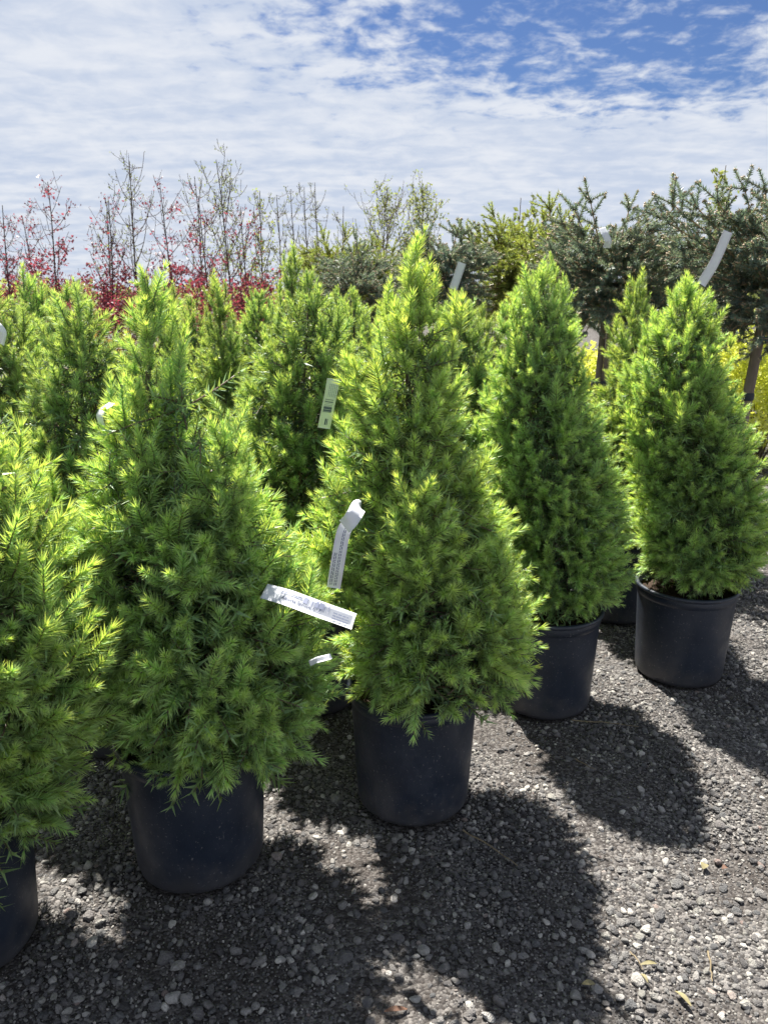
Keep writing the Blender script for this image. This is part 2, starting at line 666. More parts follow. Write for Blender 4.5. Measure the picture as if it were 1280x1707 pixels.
gz = np.random.default_rng(11)
YOUNG = [make_shoot(0.042 + 0.042 * gz.random(), 108, 0.0245 + 0.005 * gz.random(), 0.26 + 0.22 * gz.random(), 0.76 + 0.24 * gz.random(), 58, 30, 0.0026, 0.0017,
                    bend=gz.uniform(-0.3, 0.3), seed=100 + k, jit=0.4) for k in range(20)]
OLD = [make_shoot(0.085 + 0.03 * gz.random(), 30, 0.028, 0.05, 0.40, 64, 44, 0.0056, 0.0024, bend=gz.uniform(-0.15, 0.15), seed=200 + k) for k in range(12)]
BLUE = [make_shoot(0.12 + 0.04 * gz.random(), 84, 0.024, 0.1 + 0.3 * gz.random(), 0.4 + 0.5 * gz.random(), 70, 40, 0.0062, 0.0030, bud=0.0075, bend=gz.uniform(-0.2, 0.2), seed=300 + k, jit=0.6) for k in range(10)]
GOLD = [make_shoot(0.10 + 0.03 * gz.random(), 48, 0.026, 0.25, 0.8 + 0.2 * gz.random(), 70, 35, 0.0068, 0.0036, bud=0.004, bend=gz.uniform(-0.2, 0.2), seed=400 + k) for k in range(8)]


def place(bag, variants, idx, mats, pos):
    """joins many copies of the variants into a bag"""
    idx = np.asarray(idx)
    mats = np.asarray(mats)
    pos = np.asarray(pos)
    for k in range(len(variants)):
        sel = np.where(idx == k)[0]
        if not len(sel):
            continue
        v, t, c = variants[k]
        vv = np.einsum('nij,vj->nvi', mats[sel], v) + pos[sel][:, None, :]
        tt = t[None] + (np.arange(len(sel)) * len(v))[:, None, None]
        cc = np.tile(c[None], (len(sel), 1, 1))
        j = rng.uniform(-0.22, 0.22, (len(sel), 1))
        cc[:, :, 1] = np.clip(cc[:, :, 1] + j, 0, 1)
        bag.add(vv.reshape(-1, 3), tt.reshape(-1, 3), cc.reshape(-1, 3))


# ------------------------------------------------------------------ potted dwarf spruces
POT_H, POT_RT, POT_RB = 0.42, 0.200, 0.182
SHOOT_MESH = []
for k, (v, t, c) in enumerate(YOUNG):
    me = tri_mesh('shoot', v, t, c)
    me.materials.append(M['spruce'])
    SHOOT_MESH.append(me)


def lathe(prof, seg, closed_bottom=True, wob=None):
    v, f = [], []
    for i, (r, z) in enumerate(prof):
        for j in range(seg):
            a = 2 * math.pi * j / seg
            rr = r * (1 + (wob(a, z) if wob else 0))
            v.append((rr * math.cos(a), rr * math.sin(a), z))
    for i in range(len(prof) - 1):
        for j in range(seg):
            a, b = i * seg + j, i * seg + (j + 1) % seg
            f.append((a, b, b + seg, a + seg))
    if closed_bottom:
        f.append(tuple(reversed(range(seg))))
    return v, f


def poly_mesh(name, v, f, mat, smooth=True):
    me = bpy.data.meshes.new(name)
    me.from_pydata([tuple(x) for x in v], [], f)
    if smooth:
        me.polygons.foreach_set('use_smooth', [True] * len(me.polygons))
    me.update()
    me.materials.append(mat)
    return me


def pot_meshes():
    seg = 64
    prof = [(0.140, 0.004), (0.158, 0.006)]
    for k in range(7):
        a = k / 6 * math.pi / 2
        prof.append((POT_RB - 0.024 + 0.024 * math.sin(a), 0.006 + 0.030 * (1 - math.cos(a))))
    for z in (0.10, 0.18, 0.26, 0.33, 0.368):
        prof.append((POT_RB + (POT_RT - POT_RB) * (z - 0.036) / (0.38 - 0.036), z))
    prof += [(POT_RT, 0.372), (POT_RT + 0.003, 0.3745), (POT_RT + 0.0035, 0.404)]
    inner = [(POT_RT - 0.002, 0.408), (POT_RT - 0.006, 0.36), (POT_RB, 0.30)]
    v, f = lathe(prof + inner, seg, True, lambda a, z: 0.006 * math.sin(2 * a + 1) * (z / POT_H) + (-0.035 * max(0, math.cos(6 * a)) ** 14 if 0.008 < z < 0.03 else 0))
    body = poly_mesh('pot', v, f, M['pot'])
    rim = []
    for k in range(11):
        a = -math.pi * 0.55 + k / 10 * math.pi * 1.5
        rim.append((POT_RT + 0.0045 + 0.0090 * math.cos(a), 0.4115 + 0.0090 * math.sin(a)))
    v, f = lathe(rim, seg, False, lambda a, z: 0.006 * math.sin(2 * a + 1) * (z / POT_H))
    rimm = poly_mesh('rim', v, f, M['pot'])
    sv, sf = [], []
    rings = 9
    for i in range(rings):
        for j in range(36):
            a = 2 * math.pi * j / 36
            r = 0.192 * (i + 0.02) / (rings - 1)
            sv.append((r * math.cos(a), r * math.sin(a), 0.372 + 0.012 * math.sin(9 * a + i * 2.1) * (i > 0) + rng.normal(0, 0.004)))
    for i in range(rings - 1):
        for j in range(36):
            a, b = i * 36 + j, i * 36 + (j + 1) % 36
            sf.append((a, b, b + 36, a + 36))
    soil = poly_mesh('soil', sv, sf, M['soil'])
    return body, rimm, soil


POT_ME, RIM_ME, SOIL_ME = pot_meshes()


def out_of(p, a):
    return unit(p - a)


def spruce_crown(rows, seed, spacing=0.054, leaders=(), cam_dir=None, keep=0, lump=0.13, size=1.0, gap=0.0, lead=3):
    """rows: (z, centre x, centre y, radius). Returns the joined crown mesh arrays and the shoots kept as single objects."""
    g = np.random.default_rng(seed)
    rows = sorted(rows)
    rz = np.array([r[0] for r in rows])
    rx = np.array([r[1] for r in rows])
    ry = np.array([r[2] for r in rows])
    rr = np.array([r[3] for r in rows])
    zf = np.linspace(rz[0], rz[-1], 400)
    rf = np.interp(zf, rz, rr)
    cdf = np.cumsum(rf + 0.012)
    area = 2 * math.pi * np.trapz(rf, zf) * 1.08
    n = int(area / spacing ** 2)
    cdf = cdf / cdf[-1]
    u = (np.arange(n) + g.random(n)) / n
    z = np.interp(u, cdf, zf)
    th = np.arange(n) * 2.39996 + g.normal(0, 0.35, n)
    lumps = [(g.uniform(0, 2 * math.pi), g.uniform(rz[0], rz[-1]), g.uniform(-lump * 1.2, lump), g.uniform(0.25, 0.6), g.uniform(0.06, 0.16)) for _ in range(38)]
    mod = np.ones(n)
    for (a, zc, amp, wa, wz) in lumps:
        da = (th - a + math.pi) % (2 * math.pi) - math.pi
        mod += amp * np.exp(-(da / wa) ** 2 - ((z - zc) / wz) ** 2)
    rad = np.interp(z, rz, rr) * np.clip(mod, 0.72, 1.25) + g.normal(0, 0.014, n)
    rad = np.maximum(rad, 0.004)
    cxz, cyz = np.interp(z, rz, rx), np.interp(z, rz, ry)
    out = np.stack([np.cos(th), np.sin(th), 0 * th], axis=1)
    P = np.stack([cxz, cyz, z], axis=1) + out * rad[:, None]
    hf = (z - rz[0]) / (rz[-1] - rz[0])
    el = np.interp(hf, [0, 0.06, 0.2, 0.5, 0.8, 1.0], [-20, 4, 28, 46, 64, 84]) + g.normal(0, 13, n)
    P = list(P)
    D = list(out * np.cos(np.radians(el))[:, None] + np.array([0, 0, 1.0]) * np.sin(np.radians(el))[:, None])
    H = list(hf)
    # side leaders: small upright spires growing from the flank
    for (bx, by, bz, ax, ay, az, r0) in leaders:
        b, a = np.array([bx, by, bz]), np.array([ax, ay, az])
        m = int(math.pi * r0 * np.linalg.norm(a - b) * 1.15 / spacing ** 2)
        for i in range(m):
            s = 1 - math.sqrt(1 - (i + g.random()) / m * 0.985)
            t2 = i * 2.39996
            r = r0 * (1 - s ** 1.6) ** 0.8 * g.uniform(0.88, 1.1)
            o = np.array([math.cos(t2), math.sin(t2), 0])
            P.append(b + (a - b) * s + o * r)
            e = R(35 + 45 * s + g.normal(0, 10))
            D.append(o * math.cos(e) + np.array([0, 0, math.sin(e)]))
            H.append(0.5 + 0.5 * s)
    idx, mats, pos, young, inset = [], [], [], [], []
    oidx, omats, opos = [], [], []
    for p, d, h in zip(P, D, H):
        d = unit(d)
        if g.random() < gap:
            continue
        vigor = (0.72 + 0.62 * g.random() ** 1.3) * size
        top = h > 0.76
        s0 = vigor * (0.85 if top else 1.0)
        m3 = frame_to(d, g.uniform(0, 6.28))
        L0 = 0.07 * s0
        k = int(g.integers(len(YOUNG)))
        idx.append(k)
        mats.append(m3 * s0)
        pos.append(p - d * L0)
        nl = int(g.integers(2, 4))
        a0 = g.uniform(0, 6.28)
        for q in range(nl):
            a = a0 + q * 2 * math.pi / nl + g.normal(0, 0.3)
            spread = R(g.uniform(38, 62) * (0.7 if top else 1.0))
            dd = m3[:, 2] * math.cos(spread) + (m3[:, 0] * math.cos(a) + m3[:, 1] * math.sin(a)) * math.sin(spread)
            dd = unit(dd + np.array([0, 0, 0.12 if h > 0.12 else -0.12]))
            sl = vigor * g.uniform(0.6, 0.95) * (0.85 if top else 1.0)
            idx.append(int(g.integers(len(YOUNG))))
            mats.append(frame_to(dd, g.uniform(0, 6.28)) * sl)
            pos.append(p - d * (L0 * g.uniform(0.95, 1.5)))
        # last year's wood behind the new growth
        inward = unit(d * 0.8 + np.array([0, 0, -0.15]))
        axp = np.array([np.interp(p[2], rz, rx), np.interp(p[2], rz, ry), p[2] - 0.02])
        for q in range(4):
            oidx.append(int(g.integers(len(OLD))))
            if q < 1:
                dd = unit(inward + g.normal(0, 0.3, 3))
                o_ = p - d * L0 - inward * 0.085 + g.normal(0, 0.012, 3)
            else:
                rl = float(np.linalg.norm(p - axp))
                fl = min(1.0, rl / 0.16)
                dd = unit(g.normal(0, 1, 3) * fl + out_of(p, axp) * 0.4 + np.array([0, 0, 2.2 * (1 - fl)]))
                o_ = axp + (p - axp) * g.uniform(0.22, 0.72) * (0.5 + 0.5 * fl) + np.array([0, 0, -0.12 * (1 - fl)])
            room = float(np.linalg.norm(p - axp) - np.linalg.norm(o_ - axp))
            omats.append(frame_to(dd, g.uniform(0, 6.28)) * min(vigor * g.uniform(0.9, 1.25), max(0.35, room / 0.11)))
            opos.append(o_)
    for q in range(lead):                                # the leader
        zt = rz[-1] - 0.085 * q
        idx.append(int(g.integers(len(YOUNG))))
        mats.append(frame_to(unit(np.array([g.normal(0, 0.06), g.normal(0, 0.06), 1.0])), g.uniform(0, 6.28)) * 1.05)
        pos.append(np.array([np.interp(zt, rz, rx), np.interp(zt, rz, ry), zt - 0.10]))
    idx, mats, pos = np.array(idx), np.array(mats), np.array(pos)
    bag = Bag()
    kept = []
    mask = np.ones(len(idx), dtype=bool)
    if keep:
        # the shoots that show largest: on the near flank, pointing outwards
        tips = pos + mats[:, :, 2] * 0.06
        ax = np.stack([np.interp(tips[:, 2], rz, rx), np.interp(tips[:, 2], rz, ry)], axis=1)
        rel = tips[:, :2] - ax
        reln = unit(rel)
        facing = reln @ np.asarray(cam_dir)[:2]
        outer = np.linalg.norm(rel, axis=1) / np.maximum(np.interp(tips[:, 2], rz, rr), 0.03)
        sc = np.linalg.norm(mats[:, :, 2], axis=1)
        score = facing * 0.9 + np.clip(outer, 0, 1.2) * 0.8 + sc * 0.8 + g.normal(0, 0.12, len(idx))
        best = np.argsort(-score)[:keep]
        mask[best] = False
        kept = [(int(idx[i]), mats[i], pos[i]) for i in best]
    place(bag, YOUNG, idx[mask], mats[mask], pos[mask])
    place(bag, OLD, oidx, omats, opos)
    # limbs
    for i in range(0, len(P), 6):
        p, d = P[i], unit(D[i])
        if np.interp(p[2], rz, rr) < 0.12:
            continue
        zc = p[2] - 0.10 - 0.12 * g.random()
        zc = max(zc, 0.40)
        b = np.array([np.interp(zc, rz, rx), np.interp(zc, rz, ry), zc])
        e = p - d * 0.06
        mid = (b + e) / 2 + np.array([0, 0, -0.015])
        v, t = tube([b, mid, e], [0.0045, 0.003, 0.0016], 3)
        bag.add(v, t, (0.2, 0.3, 2.0))
    return bag, kept, (rz, rx, ry)


def trunk_mesh(rz, rx, ry, top):
    zs = np.linspace(0.36, top, 9)
    pts = [(np.interp(z, rz, rx) * min(1, (z - 0.36) / 0.2), np.interp(z, rz, ry) * min(1, (z - 0.36) / 0.2), z) for z in zs]
    v, t = tube(pts, list(np.linspace(0.02, 0.004, 9)), 8)
    me = tri_mesh('trunk', v, t, None, True)
    me.materials.append(M['bark'])
    return me


def px_rows(base, rows, dy=0.0, zmin=0.385, bottom=0.92):
    """silhouette rows (y, left, right) read off the photograph -> (z, cx, cy, r) in metres about the base"""
    out = []
    for (y, xl, xr) in rows:
        a, b = at(xl, y, base[1]), at(xr, y, base[1])
        if a.z < zmin:
            continue
        out.append((a.z, (a.x + b.x) / 2 - base[0], dy, max(0.006, (b.x - a.x) / 2)))
    out.sort()
    z0, c0, d0, r0 = out[0]
    if z0 > zmin + 0.01:
        out.insert(0, (zmin, c0 * 0.8, d0, r0 * bottom))
    return out


GROUP_FRONT = 'potted dwarf spruces in the front row'
GROUP_BACK = 'potted dwarf spruces in the rows behind'


def potted(name, base, label, group, rotz=0.0, scale=1.0):
    o = link('potted_spruce', None, loc=(base[0], base[1], 0.0))
    o.rotation_euler = (0, 0, rotz)
    o.scale = (scale,) * 3
    o.empty_display_size = 0.1
    tag(o, label, 'potted tree', group)
    p = link('pot', POT_ME, o)
    p.rotation_euler = (0, 0, rng.uniform(0, 6.28))
    link('rim', RIM_ME, p)
    link('soil', SOIL_ME, o)
    return o


FRONT = [
    ((-1.08, 1.60), [(630, -190, -140), (665, -220, -90), (700, -250, -35), (740, -285, 25), (800, -320, 75), (860, -350, 115), (940, -390, 140), (1010, -400, 170),
                     (1075, -400, 205), (1140, -400, 200), (1200, -390, 168), (1260, -380, 160), (1330, -370, 150)], (),
     'dwarf spruce in black pot, cut off by the left edge of the photo'),
    ((-0.54, 1.92), [(425, 237, 246), (445, 224, 262), (480, 210, 280), (530, 194, 300), (600, 188, 308), (660, 174, 316), (720, 156, 345), (780, 136, 415),
                     (840, 116, 470), (900, 112, 515), (960, 115, 548), (1030, 128, 566), (1110, 140, 572), (1180, 150, 560), (1214, 158, 545)],
     ((0.125, -0.09, 0.98, 0.165, -0.08, 1.45, 0.135), (-0.20, -0.12, 0.80, -0.21, -0.12, 1.10, 0.12)),
     'large dwarf spruce with two tops, white tag sticking out over its right flank'),
    ((0.095, 2.20), [(385, 682, 690), (410, 668, 704), (450, 652, 722), (500, 634, 742), (560, 606, 754), (620, 588, 772), (680, 568, 796), (740, 548, 816),
                     (800, 530, 838), (860, 532, 866), (920, 545, 886), (990, 552, 898), (1060, 555, 906), (1110, 560, 906)],
     ((-0.20, -0.10, 0.80, -0.24, -0.10, 1.19, 0.125), (0.0, -0.20, 0.88, -0.005, -0.29, 1.25, 0.12), (0.20, -0.14, 0.72, 0.23, -0.16, 1.02, 0.11)),
     'tallest dwarf spruce, narrow pointed top, its pot fully in view in the middle'),
    ((0.65, 2.82), [(423, 896, 914), (440, 874, 932), (475, 848, 950), (520, 828, 964), (580, 814, 974), (640, 800, 990), (700, 792, 1008), (770, 798, 1034),
                    (840, 812, 1048), (910, 832, 1050), (970, 846, 1044)], (),
     'dense round-topped dwarf spruce, its pot half hidden by the tallest spruce'),
    ((1.29, 3.07), [(448, 1142, 1158), (465, 1122, 1178), (500, 1096, 1196), (550, 1062, 1214), (610, 1040, 1230), (680, 1032, 1252), (750, 1034, 1272), (820, 1042, 1284),
                    (890, 1048, 1286), (935, 1050, 1276)], (),
     'dwarf spruce at the far right end of the front row, pot in shade'),
]
POT_SPOTS = []
TINT = [(1.0, 1.0, 0.95, 1), (1.0, 1.02, 1.0, 1), (1.06, 1.03, 0.95, 1), (0.92, 0.97, 0.98, 1), (0.97, 1.0, 0.95, 1)]
for i, (base, rows, leads, label) in enumerate(FRONT):
    o = potted('potted_spruce', base, label, GROUP_FRONT)
    rws = px_rows(base, rows, zmin=(0.37, 0.385, 0.44, 0.455, 0.455)[i])
    rws = [(z, cx_, cy_, max(0.005, r - min((0.010, 0.010, 0.006, 0.006, 0.018)[i], 0.11 * r))) for z, cx_, cy_, r in rws]
    cd = unit(np.array([-base[0], -base[1]]))
    bag, kept, ax = spruce_crown(rws, 40 + i, leaders=leads, cam_dir=cd, keep=290, spacing=(0.075, 0.072, 0.070, 0.059, 0.063)[i], size=(1.46, 1.40, 1.38, 1.08, 1.22)[i], gap=0.03, lump=0.19, lead=(4, 3, 4, 1, 1)[i])
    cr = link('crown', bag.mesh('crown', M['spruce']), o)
    cr.color = TINT[i]
    link('trunk', trunk_mesh(*ax, ax[0][-1] - 0.05), o)
    for (k, m3, p) in kept:
        s = link('shoot', SHOOT_MESH[k], cr)
        s.color = TINT[i]
        mw = np.eye(4)
        mw[:3, :3] = m3
        mw[:3, 3] = p
        s.matrix_local = Matrix(mw.tolist())
    POT_SPOTS.append(base)

# ---- the rows behind: three crowns of other growth, shared between the trees
BACK_CROWNS = []
for k, (prof, leads) in enumerate([
    ([(0.415, .30), (0.55, .345), (0.75, .345), (0.95, .30), (1.15, .235), (1.32, .165), (1.47, .115), (1.58, .065), (1.66, .01)], ((0.13, -0.1, 1.0, 0.15, -0.1, 1.33, 0.10),)),
    ([(0.415, .31), (0.60, .36), (0.80, .335), (1.00, .30), (1.20, .25), (1.38, .19), (1.53, .12), (1.62, .055), (1.69, .01)], ()),
    ([(0.415, .29), (0.55, .33), (0.75, .31), (0.95, .25), (1.15, .18), (1.35, .115), (1.52, .075), (1.64, .045), (1.72, .01)], ((-0.12, 0.05, 0.95, -0.14, 0.04, 1.30, 0.09), (0.10, 0.10, 0.9, 0.13, 0.10, 1.2, 0.08))),
]):
    bag, _, ax = spruce_crown([(z, 0.02 * math.sin(z * 4 + k), 0.02 * math.cos(z * 5 + k), r) for z, r in prof], 70 + k, leaders=leads, spacing=0.080, size=1.30, gap=0.02, lump=0.15)
    BACK_CROWNS.append((bag.mesh('crown', M['spruce']), trunk_mesh(*ax, 1.55)))

# (picture x of the tip, picture y of the tip, distance, crown, turn, label)
BACK = [
    (122, 448, 2.57, 0, 2.0, 'dwarf spruce behind the gap between the cut-off spruce and the two-topped spruce'),
    (-40, 440, 2.75, 1, 1.0, 'dwarf spruce at the left edge, standing behind the cut-off spruce'),
    (503, 440, 2.85, 1, 0.6, 'dwarf spruce with the barcode tag, between the two largest spruces'),
    (762, 470, 3.45, 0, 4.4, 'dwarf spruce showing between the tallest and the round-topped spruce'),
    (1072, 448, 3.72, 2, 3.0, 'slim dwarf spruce close behind the rightmost spruce'),
    (40, 442, 3.20, 2, 0.3, 'slim dwarf spruce in the third row near the left edge'),
    (366, 452, 3.50, 2, 5.2, 'dwarf spruce with a slender top right of the two-topped spruce'),
    (590, 472, 4.05, 1, 2.5, 'dwarf spruce showing left of the tallest spruce tip'),
    (322, 488, 4.10, 1, 3.6, 'shorter rounded dwarf spruce far back, right of the two-topped spruce'),
    (478, 404, 4.00, 2, 1.7, 'dwarf spruce with the tall spiky dark tip behind the tagged one'),
    (84, 470, 3.95, 1, 4.9, 'dwarf spruce in the fourth row by the red-leaved trees'),
    (432, 470, 4.70, 0, 0.9, 'small far dwarf spruce in front of the red foliage'),
    (560, 472, 5.10, 1, 5.6, 'yellowish dwarf spruce tip farthest back in the middle'),
    (284, 470, 4.90, 2, 2.9, 'far dwarf spruce tip just right of the two-topped spruce leader'),
    (800, 500, 4.30, 1, 1.2, 'low dwarf spruce deep in shade left of the round-topped spruce'),
    (655, 480, 4.75, 0, 3.3, 'dwarf spruce hidden but for its left side behind the tallest spruce'),
]
for (x, y, Y, k, turn, label) in BACK:
    tip = at(x, y, Y)
    hgt = (1.66, 1.69, 1.72)[k] - 0.005
    s = tip.z / hgt
    o = potted('potted_spruce', (tip.x, Y), label, GROUP_BACK, turn, s)
    q = rng.uniform(0.70, 0.90)
    link('crown', BACK_CROWNS[k][0], o).color = (q * rng.uniform(0.88, 1.02), q, q * rng.uniform(0.9, 1.1), 1)
    link('trunk', BACK_CROWNS[k][1], o)
    POT_SPOTS.append((tip.x, Y))


# ------------------------------------------------------------------ ground and gravel
def ground():
    n = 60
    near = np.linspace(-8, 12, n)
    v, f = [], []
    for j in range(n):
        for i in range(n):
            x, y = -10 + 20 * i / (n - 1), -2 + 14 * j / (n - 1)
            edge = i in (0, n - 1) or j in (0, n - 1)
            h = 0.010 * math.sin(x * 2.1 + 0.7 * y) * math.cos(y * 1.7 - x) + 0.004 * math.sin(7 * x + 3 * y)
            v.append((x, y, 0 if edge else h - 0.004))
    for j in range(n - 1):
        for i in range(n - 1):
            a = j * n + i
            f.append((a, a + 1, a + n + 1, a + n))
    me = poly_mesh('ground', v, f, M['ground'])
    o = link('ground', me)
    tag(o, 'grey gravel yard with dark damp dirt between the stones', None, None, 'structure')
    s = 900
    v = [(-s, -s, 0), (s, -s, 0), (s, s, 0), (-s, s, 0), (-10, -2, 0), (10, -2, 0), (10, 12, 0), (-10, 12, 0)]
    f = [(0, 1, 5, 4), (1, 2, 6, 5), (2, 3, 7, 6), (3, 0, 4, 7)]
    far = link('far_ground', poly_mesh('far_ground', v, f, M['ground'], False), o)
    return o


GROUND = ground()


def ground_h(x, y):
    return 0.010 * np.sin(x * 2.1 + 0.7 * y) * np.cos(y * 1.7 - x) + 0.004 * np.sin(7 * x + 3 * y) - 0.004


def ico(sub):
    import bmesh
    bm = bmesh.new()
    bmesh.ops.create_icosphere(bm, subdivisions=sub, radius=1.0)
    v = np.array([x.co[:] for x in bm.verts])
    t = np.array([[q.index for q in fa.verts] for fa in bm.faces])
    bm.free()
    return v, t


IV, IT = ico(3)
IV2, IT2 = ico(2)


def stone_mesh(seed, v0, t0, name='stone'):
    g = np.random.default_rng(seed)
    v = v0.copy()
    # chipped faces: cut the ball by planes, then a little unevenness
    for _ in range(int(g.integers(7, 13))):
        nrm = unit(g.normal(size=3))
        d = g.uniform(0.55, 0.88)
        h = v @ nrm - d
        v -= np.outer(np.maximum(h, 0) * 0.93, nrm)
    for _ in range(5):
        nrm = unit(g.normal(size=3))
        v *= (1 + 0.05 * np.sin(v @ nrm * g.uniform(2, 6) + g.uniform(0, 6)))[:, None]
    v *= np.array([g.uniform(0.85, 1.25), g.uniform(0.75, 1.0), g.uniform(0.5, 0.8)])
    me = tri_mesh(name, v, t0, None, True)
    me.materials.append(M['stone'])
    return me


STONES = [stone_mesh(500 + k, IV, IT) for k in range(9)]
PROTO = bpy.data.collections.new('gravel_prototypes')
for k in range(12):
    me = stone_mesh(520 + k, IV2, IT2, 'pebble')
    o = bpy.data.objects.new('pebble', me)
    PROTO.objects.link(o)


def in_pot(x, y, r=0.176):
    m = np.zeros(len(x), dtype=bool)
    for (a, b) in POT_SPOTS:
        m |= (x - a) ** 2 + (y - b) ** 2 < r * r
    return m


def scatter(x0, x1, y0, y1, sp, smin, smax, seed, density=0.9, patch=0.0):
    g = np.random.default_rng(seed)
    nx, ny = int((x1 - x0) / sp), int((y1 - y0) / sp)
    X, Y = np.meshgrid(np.arange(nx), np.arange(ny))
    x = x0 + (X.ravel() + g.uniform(0, 1, nx * ny)) * sp
    y = y0 + (Y.ravel() + g.uniform(0, 1, nx * ny)) * sp
    # only where the yard can be seen from in front of the rows
    keep = g.random(len(x)) < density
    if patch:
        pn = np.sin(x * 5.1 + 1.3 * np.sin(y * 4.3)) * np.sin(y * 6.2 + 1.7 * np.sin(x * 3.7)) + 0.5 * np.sin(x * 11 + y * 7)
        keep &= g.random(len(x)) < np.clip(1.0 - patch * (pn < -0.25), 0, 1)
    keep &= ~in_pot(x, y)
    keep &= np.abs(x) < 0.62 * y + 0.55
    x, y = x[keep], y[keep]
    s = smin * (smax / smin) ** (g.random(len(x)) ** 2.2) * 0.5
    return np.stack([x, y, ground_h(x, y) + s * g.uniform(-0.05, 0.38, len(x))], axis=1), s


PTS, SCL = [], []
for args in [(-2.0, 2.9, 0.95, 4.3, 0.0162, 0.010, 0.030, 1, 0.92, 0.68), (-1.9, 2.5, 0.95, 3.4, 0.0095, 0.005, 0.010, 2, 0.85, 0.3),
             (-3.5, 4.5, 4.3, 8.5, 0.034, 0.018, 0.045, 3, 0.9, 0.3)]:
    p, s = scatter(*args)
    PTS.append(p)
    SCL.append(s)
PTS, SCL = np.concatenate(PTS), np.concatenate(SCL)


def gravel_object():
    me = bpy.data.meshes.new('gravel')
    me.vertices.add(len(PTS))
    me.vertices.foreach_set('co', PTS.astype(np.float32).ravel())
    a = me.attributes.new('siz', 'FLOAT', 'POINT')
    a.data.foreach_set('value', SCL.astype(np.float32))
    a = me.attributes.new('rot', 'FLOAT_VECTOR', 'POINT')
    rot = np.stack([rng.normal(0, 0.45, len(PTS)), rng.normal(0, 0.45, len(PTS)), rng.uniform(0, 6.28, len(PTS))], axis=1)
    a.data.foreach_set('vector', rot.astype(np.float32).ravel())
    a = me.attributes.new('idx', 'INT', 'POINT')
    a.data.foreach_set('value', rng.integers(0, 12, len(PTS)).astype(np.int32))
    me.update()
    o = link('gravel', me, GROUND)
    me.materials.append(M['stone'])
    tag(o, None, None, None, 'stuff')
    ng = bpy.data.node_groups.new('gravel_spread', 'GeometryNodeTree')
    ng.interface.new_socket('Geometry', in_out='INPUT', socket_type='NodeSocketGeometry')
    ng.interface.new_socket('Geometry', in_out='OUTPUT', socket_type='NodeSocketGeometry')
    N, Lk = ng.nodes, ng.links
    gi, go = N.new('NodeGroupInput'), N.new('NodeGroupOutput')
    ci = N.new('GeometryNodeCollectionInfo')
    ci.inputs['Collection'].default_value = PROTO
    ci.inputs['Separate Children'].default_value = True
    ci.inputs['Reset Children'].default_value = True
    ip = N.new('GeometryNodeInstanceOnPoints')
    ip.inputs['Pick Instance'].default_value = True

    def attr(name, typ):
        q = N.new('GeometryNodeInputNamedAttribute')
        q.data_type = typ
        q.inputs['Name'].default_value = name
        return [s for s in q.outputs if s.enabled and s.name == 'Attribute'][0]
    Lk.new(gi.outputs[0], ip.inputs['Points'])
    Lk.new(ci.outputs[0], ip.inputs['Instance'])
    Lk.new(attr('idx', 'INT'), ip.inputs['Instance Index'])
    e2r = N.new('FunctionNodeEulerToRotation')
    Lk.new(attr('rot', 'FLOAT_VECTOR'), e2r.inputs[0])
    Lk.new(e2r.outputs[0], ip.inputs['Rotation'])
    Lk.new(attr('siz', 'FLOAT'), ip.inputs['Scale'])
    Lk.new(ip.outputs[0], go.inputs[0])
    md = o.modifiers.new('spread', 'NODES')
    md.node_group = ng
    return o


gravel_object()

# the larger stones, one by one
gs = np.random.default_rng(77)
placed = []
count = 0
while count < 280:
    x, y = gs.uniform(120, 1275), gs.uniform(1010, 1704)
    p = on_ground(x, y)
    if in_pot(np.array([p.x]), np.array([p.y]), 0.205)[0]:
        continue
    # behind the front row nothing shows
    if p.y > 1.62 + (p.x + 1.08) * 0.62 + 0.05:
        continue
    s = 0.5 * (0.020 + 0.018 * gs.random() ** 2.0)
    if any((p.x - a) ** 2 + (p.y - b) ** 2 < (s + c) ** 2 for a, b, c in placed):
        continue
    placed.append((p.x, p.y, s))
    o = link('stone', STONES[int(gs.integers(9))], GROUND)
    o.location = (p.x, p.y, float(ground_h(p.x, p.y)) + s * 0.42)
    o.rotation_euler = (gs.normal(0, 0.25), gs.normal(0, 0.25), gs.uniform(0, 6.28))
    o.scale = (s, s, s)
    count += 1


# ------------------------------------------------------------------ trees and shrubs behind
def standard_crown(bag, centre, arms, variants, seed, step=0.062, lat=2, size=1.0, flat=1.0):
    """arms: (direction, length, droop). Bottle-brush shoots set along every arm."""
    g = np.random.default_rng(seed)
    idx, mats, pos = [], [], []
    for arm in arms:
        d, ln, droop = arm[:3]
        c0 = np.asarray(centre) + (np.asarray(arm[3]) if len(arm) > 3 else 0.0)
        d = unit(d)
        k = max(3, int(ln / step))
        pts = []
        for i in range(k + 1):
            s = i / k
            pts.append(c0 + d * ln * s + np.array([0, 0, -droop * ln * s * s]))
        pts = np.array(pts)
        tg = unit(np.gradient(pts, axis=0))
        v, t = tube(pts, list(np.linspace(0.008, 0.003, k + 1)), 4)
        bag.add(v, t, (0.2, 0.3, 2.0))
        for i in range(max(1, int(k * 0.25)), k + 1):
            for q in range(lat if i < k else lat + 1):
                a = g.uniform(0, 6.28)
                m3 = frame_to(tg[i], a)
                sp = R(g.uniform(30, 60)) if not (i == k and q == 0) else 0.05
                dd = m3[:, 2] * math.cos(sp) + m3[:, 0] * math.sin(sp)
                dd = unit(dd * np.array([1, 1, flat]) + np.array([0, 0, 0.1]))
                idx.append(int(g.integers(len(variants))))
                mats.append(frame_to(dd, g.uniform(0, 6.28)) * size * g.uniform(0.75, 1.15))
                pos.append(pts[i] - dd * 0.02)
    place(bag, variants, idx, mats, pos)


